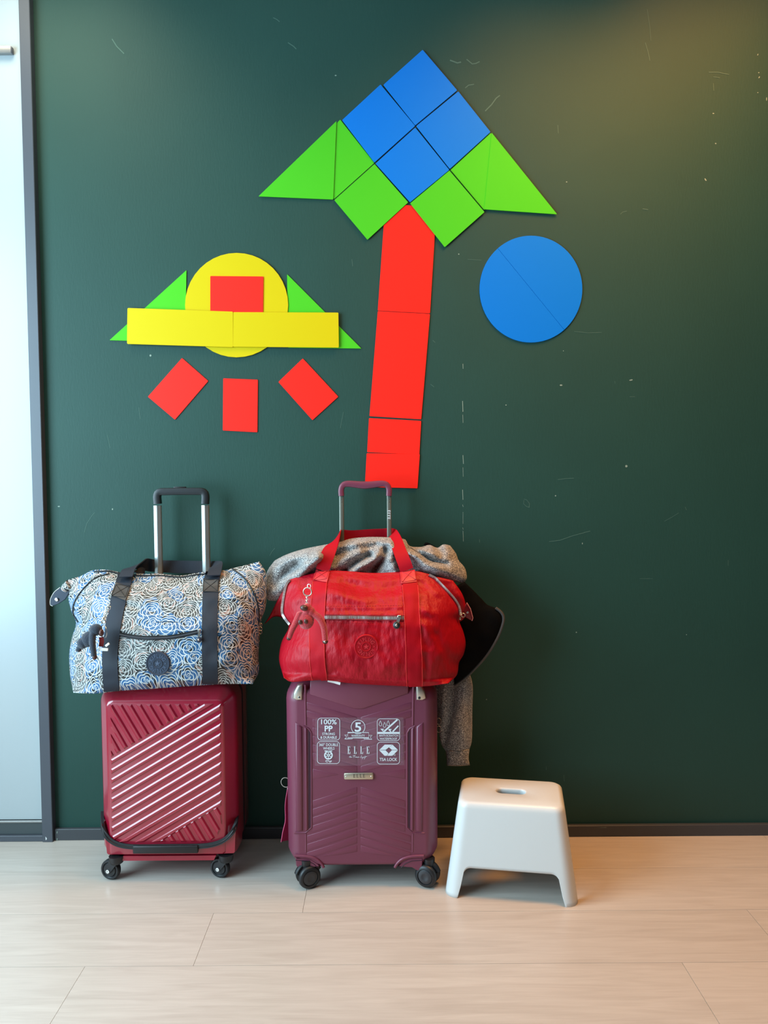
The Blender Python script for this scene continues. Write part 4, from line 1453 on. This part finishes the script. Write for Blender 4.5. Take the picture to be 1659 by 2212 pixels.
mk('chain', join(chain(m1(935, 480, -.322), m1(868, 720, -.326), 6, .0042), chain(m1(945, 560, -.320), m1(862, 740, -.328), 5, .0036)), M['steel'], MK1, 60)
mk('swivel', join(torus(m1(852, 775, -.332), (0, 1, 0), .0050, .0022, 16, 8), ellipsoid(m1(852, 735, -.330), (.004, .004, .005))), M['steel'], MK1, 60)
mk('split_ring', torus(m1(860, 930, -.338), (.8, 1, 0), .0135, .0010, 24, 6, 1.25), M['steel'], MK1, 60)

# ================================================================== RED BAG
B2 = thing('duffle_bag', (-.06, -.2, .556), 'crinkled red nylon duffle bag with open top on the plum suitcase', 'duffle bag')
C2 = lambda *pp: [c2(*p) for p in pp]
L2 = C2((160, 1340), (132, 1240), (132, 1170), (150, 1095), (192, 1005), (150, 935), (142, 850), (165, 745), (195, 700))
T2 = C2((195, 700), (280, 676), (370, 655), (450, 641), (580, 645), (700, 655), (800, 656), (900, 650), (1020, 645), (1108, 664))
R2 = C2((1230, 1378), (1288, 1320), (1302, 1240), (1332, 1185), (1345, 1115), (1330, 1040), (1302, 962), (1318, 900), (1268, 812), (1198, 740), (1108, 664))
O2 = C2((160, 1340), (210, 1366), (330, 1358), (440, 1356), (600, 1376), (800, 1388), (1050, 1396), (1230, 1378))
f2 = foldfield([(C2((560, 700), (640, 760), (760, 790), (880, 770)), 14, .012), (C2((470, 760), (560, 820), (700, 850)), 12, -.008), (C2((1070, 740), (1150, 800), (1280, 900)), 12, .010),
                (C2((1100, 730), (1200, 830), (1290, 880)), 8, -.008), (C2((1080, 900), (1200, 960), (1300, 960)), 10, -.008), (C2((1150, 1060), (1190, 1150), (1230, 1200)), 10, .010),
                (C2((1080, 1000), (1130, 1090), (1180, 1170)), 10, -.008), (C2((240, 740), (260, 790), (210, 880)), 9, -.009), (C2((200, 1010), (280, 1000), (330, 980)), 9, .010),
                (C2((160, 1150), (240, 1130), (320, 1160)), 12, -.008), (C2((150, 1260), (220, 1290), (320, 1330)), 9, .007), (C2((440, 1330), (500, 1290), (560, 1330)), 6, .006),
                (C2((1080, 1200), (1090, 1290), (1080, 1370)), 7, .007), (C2((700, 1330), (860, 1350), (960, 1330)), 7, .005), (C2((430, 880), (700, 885), (930, 880)), 4, -.003), (C2((430, 925), (700, 925), (930, 925)), 5, -.003)])


def d2(px, py):
    return f2(px, py) + .005 * noise.noise((px * .02, py * .02, 31)) + .003 * noise.noise((px * .06, py * .035, 18)) + .0016 * noise.noise((px * .16, py * .08, 5))


g2 = pillow(T2, O2, L2, R2, 120, 78, [(0, -.312), (.05, -.340), (.2, -.352), (.5, -.338), (.75, -.296), (.9, -.245), (1, -.212)], [(0, -.312), (.08, -.24), (.4, -.20), (1, -.212)],
            [(0, -.312), (.03, -.125), (.5, -.105), (.85, -.125), (.97, -.19), (1, -.212)], 3.2, d2)
S2 = Surf(g2)
mk('bag_body', g2, M['redfab'], B2, 180)
# side gussets behind the zips
def flap(name, pts, y0, th, m_, parent, **k):
    return mk(name, raised([(lambda p_: (p_.x, p_.z))(P(*c2(*q_), y0)) for q_ in pts], y0, th, .003, 2), m_, parent, 50, **k)


g = pillow(C2((1100, 668), (1190, 688), (1262, 706)), C2((1235, 985), (1310, 972), (1350, 935)), C2((1235, 985), (1200, 820), (1100, 668)), C2((1350, 935), (1345, 860), (1318, 785), (1262, 706)), 16, 24,
           [(0, -.198), (.5, -.214), (1, -.202)], [(0, -.196), (1, -.196)], [(0, -.196), (.5, -.17), (1, -.19)], 2.6, lambda a_, b__: .005 * noise.noise((a_ * .05, b__ * .05, 1)))
mk('gusset', g, M['redfab'], B2, 180)
g = pillow(C2((165, 735), (185, 705), (230, 720)), C2((32, 992), (110, 940), (215, 985)), C2((32, 992), (70, 930), (110, 850), (165, 735)), C2((215, 985), (230, 850), (230, 720)), 14, 20,
           [(0, -.155), (.5, -.172), (1, -.17)], [(0, -.15), (1, -.16)], [(0, -.155), (.5, -.12), (1, -.16)], 2.6, lambda a_, b__: .004 * noise.noise((a_ * .05, b__ * .05, 2)))
mk('gusset', g, M['redfab'], B2, 180)
tbp = ((1352, 850), (1376, 890), (1392, 950), (1386, 968), (1350, 950), (1326, 932), (1330, 880))
tb = flap('end_tab', tbp, -.198, .004, mat('dark_red_leather', (120, 10, 26), .4), B2, label='dark red leather end tab with a snap')
mk('tab_edge', tube([P(*c2(*q_), -.203) for q_ in tbp[:4]], .0011, 6), mat('pink_edge', (226, 150, 150), .6), tb, 60)
mk('snap', lathe([(0, -.001), (.0032, -.001), (.0032, .001), (.002, .0014), (0, .0006)], P(*c2(1357, 912), -.202), (0, -1, 0), 14), M['steel'], tb, 50)


def teeth(S, pts, parent, n, off, w_=.0075, fall=-.2, tw=.0018):
    C = catmull([(x_, y_, 0) for x_, y_ in pts], n)
    gl = []
    for i in range(n):
        a_, b__ = C[max(0, i - 1)], C[min(n - 1, i + 1)]
        p_, n_ = S.on(C[i].x, C[i].y, off, fall)
        q0, q1 = S.on(a_.x, a_.y, off, fall)[0], S.on(b__.x, b__.y, off, fall)[0]
        t_ = (q1 - q0).normalized()
        s_ = t_.cross(V3((0, -1, 0))).normalized()
        L_ = (q1 - q0).length / 2
        gl.append(bar([p_ - s_ * w_ / 2, p_ + s_ * w_ / 2], t_, L_ * .34, tw / 2))
    return mk('zip_teeth', join(*gl), M['zipsilver'], parent, 0)


for pts, cnt in ((((200, 704), (178, 746), (160, 850), (157, 910), (172, 945), (204, 986)), 46), (((1106, 670), (1143, 697), (1190, 746), (1256, 818), (1292, 874), (1304, 926)), 44)):
    zt_ = mk('opening_zip', line_on(S2, C2(*pts), .0045, .001, 40, 6, -.2), mat('red_zip_tape', (120, 10, 28), .7) if 'red_zip_tape' not in bpy.data.materials else bpy.data.materials['red_zip_tape'], B2, 60)
    teeth(S2, C2(*pts), zt_, cnt, .0052, .0062)
mk('zip_slider', join(torus(S2.on(*c2(1314, 925), .008, -.2)[0], (0, 1, 0), .0052, .0016, 18, 6), rbox(S2.on(*c2(1306, 950), .006, -.2)[0], (.006, .004, .008), .001, 1)), M['silver'], B2, 60)
s1 = mk('strap', strap_on(S2, C2((390, 1356), (380, 1230), (376, 1100), (378, 1000), (386, 850), (395, 715), (408, 655)), [32, 31.5, 31, 31, 30, 29, 29]), M['redweb'], B2, 50)
s2 = mk('strap', strap_on(S2, C2((1012, 1394), (1008, 1250), (1002, 1080), (993, 900), (984, 740), (970, 655)), [34, 33.5, 33, 33, 32, 31]), M['redweb'], B2, 50)
mk('strap_patch', strap_on(S2, C2((398, 712), (406, 678), (415, 644)), 30.5, 8, 6, .0048), M['redleather'], s1, 50, label='red leather patch with crossed stitching')
mk('strap_patch', strap_on(S2, C2((975, 722), (970, 684), (964, 640)), 32, 8, 6, .0048), M['redleather'], s2, 50, label='red leather patch with crossed stitching')
for st_, qd in ((s1, ((354, 708), (440, 698), (456, 644), (374, 648))), (s2, ((930, 722), (1020, 704), (1008, 634), (922, 648)))):
    q_ = C2(*qd)
    mk('stitching', join(*[line_on(S2, [q_[a_], q_[b__]], .0006, .0054, 10, 4) for a_, b__ in ((0, 2), (1, 3), (0, 1), (1, 2), (2, 3), (3, 0))]), M['redstitch'], st_, 0)
mk('carry_handle', free_strap([(*c2(412, 640), S2.on(*c2(410, 660))[0].y + .003), (*c2(428, 590), -.214), (*c2(458, 510), -.196), (*c2(492, 445), -.15), (*c2(514, 418), -.098), (*c2(530, 414), -.056), (*c2(600, 420), -.050), (*c2(700, 414), -.050), (*c2(800, 408), -.050), (*c2(858, 404), -.056), (*c2(870, 412), -.10), (*c2(890, 450), -.15), (*c2(918, 520), -.196), (*c2(945, 590), -.214), (*c2(962, 638), S2.on(*c2(966, 660))[0].y + .003)],
                              [(1, 0, .15), (1, 0, .2), (1, .2, .2), (.9, .35, .3), (.6, .5, .8), (.1, .1, 1), (0, .1, 1), (0, .1, 1), (0, .1, 1), (.1, .1, 1), (.6, -.4, .8), (1, -.3, -.3), (1, -.1, -.25), (1, 0, -.2), (1, 0, -.15)], .0185, .0016, 60), M['redweb'], B2, 60)
pz = C2((430, 945), (600, 947), (780, 950), (942, 950))
z2 = mk('pocket_zip', strap_on(S2, pz, 11, 30, 3, .0024), bpy.data.materials['red_zip_tape'], B2, 50, label='silver-toothed pocket zip')
teeth(S2, pz, z2, 64, .0036, .0074, -.3)
p, n_ = S2.on(*c2(912, 948), .007)
p2, n2_ = S2.on(*c2(897, 996), .008)
mk('zip_pull', join(rbox(p, (.010, .005, .011), .001, 1), bar([p + V3((0, -.002, 0)), p2], (1, 0, 0), .0038, .0012)), M['steel'], z2, 40)
mk('pull_disc', lathe([(0, -.002), (.009, -.002), (.0094, .001), (.0075, .003), (0, .003)], p2, n2_, 24), M['black'], z2, 50)
mk('pull_rivet', ellipsoid(p2 + n2_ * .0032, (.0036, .0018, .0036), None, 10), M['steel'], z2, 60)
badge(S2, *c2(697, 1135), .0312, M['redrubber'], B2, mat('red_badge_relief', (204, 40, 52), .45))
for pts in (((430, 872), (700, 872), (930, 868)), ((430, 980), (700, 980), (860, 976))):
    C = catmull([(*q_, 0) for q_ in C2(*pts)], 60)
    mk('stitch_line', join(*[tube([S2.on(C[i].x, C[i].y, .0006)[0], S2.on(C[i + 1].x, C[i + 1].y, .0006)[0]], .0006, 4) for i in range(0, 59, 2)]), M['redstitch'], B2, 0)
for pts in (((345, 1352), (333, 1240), (329, 1100), (331, 1000), (341, 850), (352, 715)), ((440, 1352), (428, 1230), (424, 1100), (426, 1000), (432, 850), (440, 715)), ((962, 1390), (956, 1250), (952, 1080), (943, 900), (934, 740)), ((1062, 1390), (1058, 1250), (1052, 1080), (1042, 900), (1032, 740))):
    mk('strap_seam', line_on(S2, C2(*pts), .0009, .0030, 40, 5), mat('red_edge_thread', (214, 40, 40), .6) if 'red_edge_thread' not in bpy.data.materials else bpy.data.materials['red_edge_thread'], B2, 60)
a, b_ = P(714, 1470, -.325), P(736, 1482, -.325)
mk('care_label', bar([P(708, 1470, -.300), P(722, 1473, -.304), P(735, 1477, -.308)], V3((.2, 0, .9)), .0034, .0005), M['paper'], B2, 0, label='small white care label')

# ---- red plush charm
Yr = -.375
m2 = lambda x, y, yy=Yr: P(*cr(x, y), yy)
MK2 = thing('plush_charm', m2(340, 830), 'red plush monkey charm with brown paws hanging on the red bag', 'plush charm')
o = mk('plush_body', join(ellipsoid(m2(338, 555), (.0205, .0165, .0225)), ellipsoid(m2(352, 420), (.0125, .012, .0155)), ellipsoid(m2(400, 450), (.010, .011, .013)),
                           limb([m2(260, 490), m2(210, 590, Yr - .003), m2(165, 680, Yr - .004), m2(140, 755, Yr - .004)], .0095, .0066), limb([m2(420, 470), m2(500, 530, Yr - .002), m2(550, 640, Yr - .003), m2(566, 790, Yr - .003)], .0092, .0072)), M['furred'], MK2, 180)
remesh(o)
mk('snout', ellipsoid(m2(314, 404, Yr - .012), (.0100, .0080, .0075), Matrix.Rotation(radians(10), 3, 'Y')), M['brown'], MK2, 180, label='brown rubber snout')
for x_, y_, an in ((268, 574, 10), (336, 566, -10)):
    q_ = m2(x_, y_, Yr - .0155)
    mk('eye_patch', ellipsoid(q_, (.0052, .0030, .0062), Matrix.Rotation(radians(an), 3, 'Y')), M['brown'], MK2, 180)
mk('paw', ellipsoid(m2(133, 766, Yr - .004), (.0062, .0062, .0058)), M['brown'], MK2, 180)
pw = mk('paw', ellipsoid(m2(567, 806, Yr - .003), (.0074, .007, .0064)), M['brown'], MK2, 180)
mk('paw_stud', ellipsoid(m2(563, 808, Yr - .0095), (.0026, .0016, .0028)), M['steel'], MK2, 180)
mk('split_ring', torus(m2(356, 212, -.345), (.15, 1, .1), .0108, .0016, 28, 8), M['silver'], MK2, 60)
mk('small_ring', torus(m2(375, 146, -.337), (.5, 1, 0), .0048, .0010, 18, 6, 1.2), M['steel'], MK2, 60)
mk('chain', chain(m2(349, 258, -.348), m2(345, 372, -.362), 6, .0026), M['steel'], MK2, 60)

# ================================================================== GREY FLEECE GARMENT
GJ = thing('fleece_garment', (-.05, -.12, .56), 'crumpled grey heather fleece stuffed into the red bag, sleeve hanging down', 'garment')
fj = foldfield([(C2((70, 640), (150, 565), (300, 528), (430, 500)), 14, -.026), (C2((60, 800), (160, 720), (270, 620), (380, 560)), 13, -.034), (C2((110, 740), (180, 660), (250, 610)), 10, .040),
                (C2((260, 690), (330, 620), (400, 560)), 10, -.018), (C2((480, 620), (560, 560), (650, 520)), 14, -.018), (C2((600, 640), (700, 585), (790, 545)), 12, -.026), (C2((560, 650), (640, 585), (720, 545)), 8, .026),
                (C2((740, 650), (790, 580), (830, 500)), 9, .030), (C2((850, 500), (860, 570), (880, 650)), 15, -.024), (C2((520, 470), (660, 455), (840, 440)), 16, -.018), (C2((500, 540), (640, 500), (760, 470)), 9, .012),
                (C2((990, 520), (1080, 590), (1160, 630), (1330, 690)), 17, -.030), (C2((980, 490), (1060, 535), (1130, 575), (1220, 600)), 6, .024), (C2((1060, 500), (1160, 540), (1260, 590)), 13, -.018),
                (C2((1220, 490), (1240, 530)), 16, -.022), (C2((1170, 500), (1190, 540)), 7, .014), (C2((960, 440), (970, 500)), 8, .014)])


def dj(px, py):
    return 1.4 * fj(px, py) + .006 * noise.noise((px * .03, py * .03, 44)) - .006 * abs(noise.noise((px * .055 + py * .03, py * .07, 12)))


LJ = C2((62, 836), (36, 800), (36, 720), (52, 645), (100, 575))
TJ = C2((100, 575), (180, 535), (290, 500), (430, 472), (520, 456), (600, 432), (720, 422), (830, 424), (900, 432), (950, 438), (980, 480), (1050, 487), (1110, 474), (1160, 492), (1200, 470), (1245, 478))
RJ = C2((1330, 726), (1352, 690), (1340, 625), (1300, 575), (1282, 530), (1245, 478))
OJ = C2((62, 836), (120, 836), (190, 790), (300, 760), (500, 740), (800, 740), (1000, 720), (1110, 690), (1220, 700), (1330, 726))
gj = pillow(TJ, OJ, LJ, RJ, 130, 50, [(0, -.165), (.3, -.180), (.7, -.165), (.9, -.14), (1, -.115)], [(0, -.150), (.5, -.13), (1, -.112)], [(0, -.13), (.5, -.098), (.9, -.100), (1, -.112)], 4, dj)
mk('fleece_bundle', gj, M['heather'], GJ, 180)
Sj = Surf(gj)
mk('fleece_seam', line_on(Sj, C2((985, 492), (1060, 540), (1130, 580), (1180, 590)), .0008, .0006, 24, 5, -.15), M['stitch'], GJ, 60)
C6 = lambda *pp: [c6(*p) for p in pp]
fsl = foldfield([(C6((330, 1250), (320, 1600), (250, 1880)), 9, .018), (C6((430, 1350), (440, 1700), (400, 1950)), 12, -.010), (C6((240, 1400), (230, 1700)), 9, -.008)])
gs = pillow(C6((160, 1150), (300, 1130), (440, 1150)), C6((272, 1975), (380, 1985), (482, 1962)), C6((272, 1975), (220, 1880), (180, 1600), (165, 1380), (160, 1150)), C6((482, 1962), (508, 1860), (512, 1600), (512, 1340), (440, 1150)), 26, 50,
            [(0, -.150), (.3, -.160), (1, -.150)], [(0, -.130), (1, -.125)], [(0, -.115), (.3, -.1), (1, -.105)], 2.4, lambda a_, b__: fsl(a_, b__) + .003 * noise.noise((a_ * .05, b__ * .03, 4)))
sl = mk('sleeve', gs, M['sleeve'], GJ, 180)
gcu = pillow(C6((266, 1945), (380, 1955), (488, 1935)), C6((278, 2102), (380, 2106), (490, 2098)), C6((278, 2102), (276, 2040), (266, 1945)), C6((490, 2098), (478, 2030), (488, 1935)), 22, 12,
             [(0, -.152), (.5, -.154), (1, -.152)], [(0, -.134), (1, -.131)], [(0, -.118), (1, -.118)], 3, lambda a_, b__: .0012 * sin(a_ * 1.6))
mk('cuff', gcu, M['sleeve'], sl, 180)

# ================================================================== BLACK GARMENT
gb = pillow(C6((240, 560), (330, 470), (440, 412)), C6((345, 1365), (420, 1310), (520, 1215)), C6((345, 1365), (330, 1100), (300, 800), (240, 560)), C6((520, 1215), (640, 1080), (735, 930), (785, 810), (796, 740), (775, 690), (728, 652), (650, 622), (590, 560), (500, 470), (440, 412)), 30, 60,
            [(0, -.182), (.5, -.190), (1, -.170)], [(0, -.172), (1, -.160)], [(0, -.165), (.5, -.15), (1, -.150)], 2.6, lambda a_, b__: .004 * noise.noise((a_ * .03, b__ * .03, 9)))
BG = mk('black_garment', gb, M['blackcloth'], None, 180, 'black cloth piece with curved grey-piped edge behind the red bag', 'garment')
mk('edge_piping', tube(catmull([P(*c6(*p), -.172) for p in ((728, 652), (775, 690), (798, 740), (786, 815), (738, 935), (645, 1085), (530, 1215), (440, 1300), (348, 1368))], 60), .0040, 8), M['greyedge'], BG, 60)
mk('strap_loop', bar(catmull([P(*c6(*p), -.105) for p in ((76, 80), (90, 62), (140, 85), (185, 112))], 14), V3((0, .3, 1)), .004, .0015), M['blackcloth'], BG, 60)

# ================================================================== STOOL
SX, SY, SR = .3385, -.2565, radians(-9.5)
SW, SD, SH = .342, .232, .245           # outer footprint and height
TW, TD = .262, .168                      # top
ST = thing('step_stool', (SX, SY, 0), 'white moulded plastic step stool with slotted top on the floor', 'stool')
Rm = Matrix.Rotation(SR, 3, 'Z')


def stw(x, y, z):
    return Rm @ V3((x, y, z)) + V3((SX, SY, 0))


def perim(w_, d_, r, n):
    """n points on a rounded rectangle with straight runs sampled densely, returns (x, y, side coordinate)"""
    base = []
    for cx, cy, a in ((w_ / 2 - r, d_ / 2 - r, 0), (-w_ / 2 + r, d_ / 2 - r, 90), (-w_ / 2 + r, -d_ / 2 + r, 180), (w_ / 2 - r, -d_ / 2 + r, 270)):
        for i in range(13):
            t = radians(a + 90 * i / 12)
            base.append((cx + r * cos(t), cy + r * sin(t)))
        nxt = base[-1]
    out = []
    m_ = len(base)
    for i in range(m_):
        out.append(base[i])
        a_, b__ = base[i], base[(i + 1) % m_]
        if (i + 1) % 13 == 0:
            K = n
            for k in range(1, K):
                t = k / K
                out.append((a_[0] + (b__[0] - a_[0]) * t, a_[1] + (b__[1] - a_[1]) * t))
    return out


NP = 60
NV = 22
ringN = len(perim(.3, .2, .03, NP))
rings = []
base = perim(SW, SD, .034, NP)


def arch_z(x, y, w_, d_):
    """lower rim height at a footprint point"""
    onx = abs(abs(y) - d_ / 2) < .004
    ony = abs(abs(x) - w_ / 2) < .004
    if onx:
        e = w_ / 2 - .036 - abs(x)
    elif ony:
        e = d_ / 2 - .040 - abs(y)
    else:
        return 0.0
    H = .079
    if e <= 0:
        return 0.0
    if e < .006:
        return H * .78 * (e / .006)
    if e < .026:
        t = (e - .006) / .020
        return H * .78 + H * .22 * sqrt(max(0, 1 - (1 - t) ** 2))
    return H


def wall_prof(z):                       # 0 at floor, 1 at the top shoulder
    return z / SH


vv, ff = [], []
for j in range(NV + 1):
    for i, (bx_, by_) in enumerate(base):
        z0_ = arch_z(bx_, by_, SW, SD)
        z = z0_ + (SH - .016 - z0_) * j / NV
        k = z / SH
        w_, d_ = SW + (TW + .012 - SW) * k, SD + (TD + .012 - SD) * k
        q_ = stw(bx_ * w_ / SW, by_ * d_ / SD, z)
        vv.append(q_)
n_ = len(base)
for j in range(NV):
    for i in range(n_):
        i2 = (i + 1) % n_
        ff.append([j * n_ + i, j * n_ + i2, (j + 1) * n_ + i2, (j + 1) * n_ + i])
last = NV * n_
k0 = (SH - .016) / SH
w0, d0 = SW + (TW + .012 - SW) * k0, SD + (TD + .012 - SD) * k0
for t in (.25, .5, .75, 1.0):           # rounded shoulder
    a_ = t * pi / 2
    ins = .014 * (1 - cos(a_))
    z = SH - .016 + .016 * sin(a_)
    for bx_, by_ in base:
        vv.append(stw(bx_ * (w0 - 2 * ins) / SW, by_ * (d0 - 2 * ins) / SD, z))
    for i in range(n_):
        i2 = (i + 1) % n_
        ff.append([last + i, last + i2, last + n_ + i2, last + n_ + i])
    last += n_
wt, dt_ = w0 - .028, d0 - .028
slot = []
for bx_, by_ in base:
    an = atan2(by_ * .3 / SD, bx_ / SW)
    # capsule 0.068 x 0.018
    hx, r_ = .0225, .0160
    ux, uy = bx_ / (SW / 2), by_ / (SD / 2)
    L_ = max(abs(ux), abs(uy))
    ux, uy = ux / L_, uy / L_
    x_ = ux * (hx + r_)
    y_ = uy * r_
    ex = abs(x_) - hx
    if ex > 0:
        y_lim = sqrt(max(0, r_ * r_ - ex * ex))
        y_ = max(-y_lim, min(y_lim, y_))
    slot.append((x_, y_))
for t, zz in ((.5, SH), (.95, SH), (.985, SH - .0008), (1.0, SH - .004), (1.0, SH - .022)):
    for (bx_, by_), (sx_, sy_) in zip(base, slot):
        ox, oy = bx_ * wt / SW, by_ * dt_ / SD
        vv.append(stw(ox + (sx_ - ox) * t, oy + (sy_ - oy) * t, zz))
    for i in range(n_):
        i2 = (i + 1) % n_
        ff.append([last + i, last + i2, last + n_ + i2, last + n_ + i])
    last += n_
so = mk('stool_shell', (vv, ff), M['white'], ST, 60, solid=.0035)
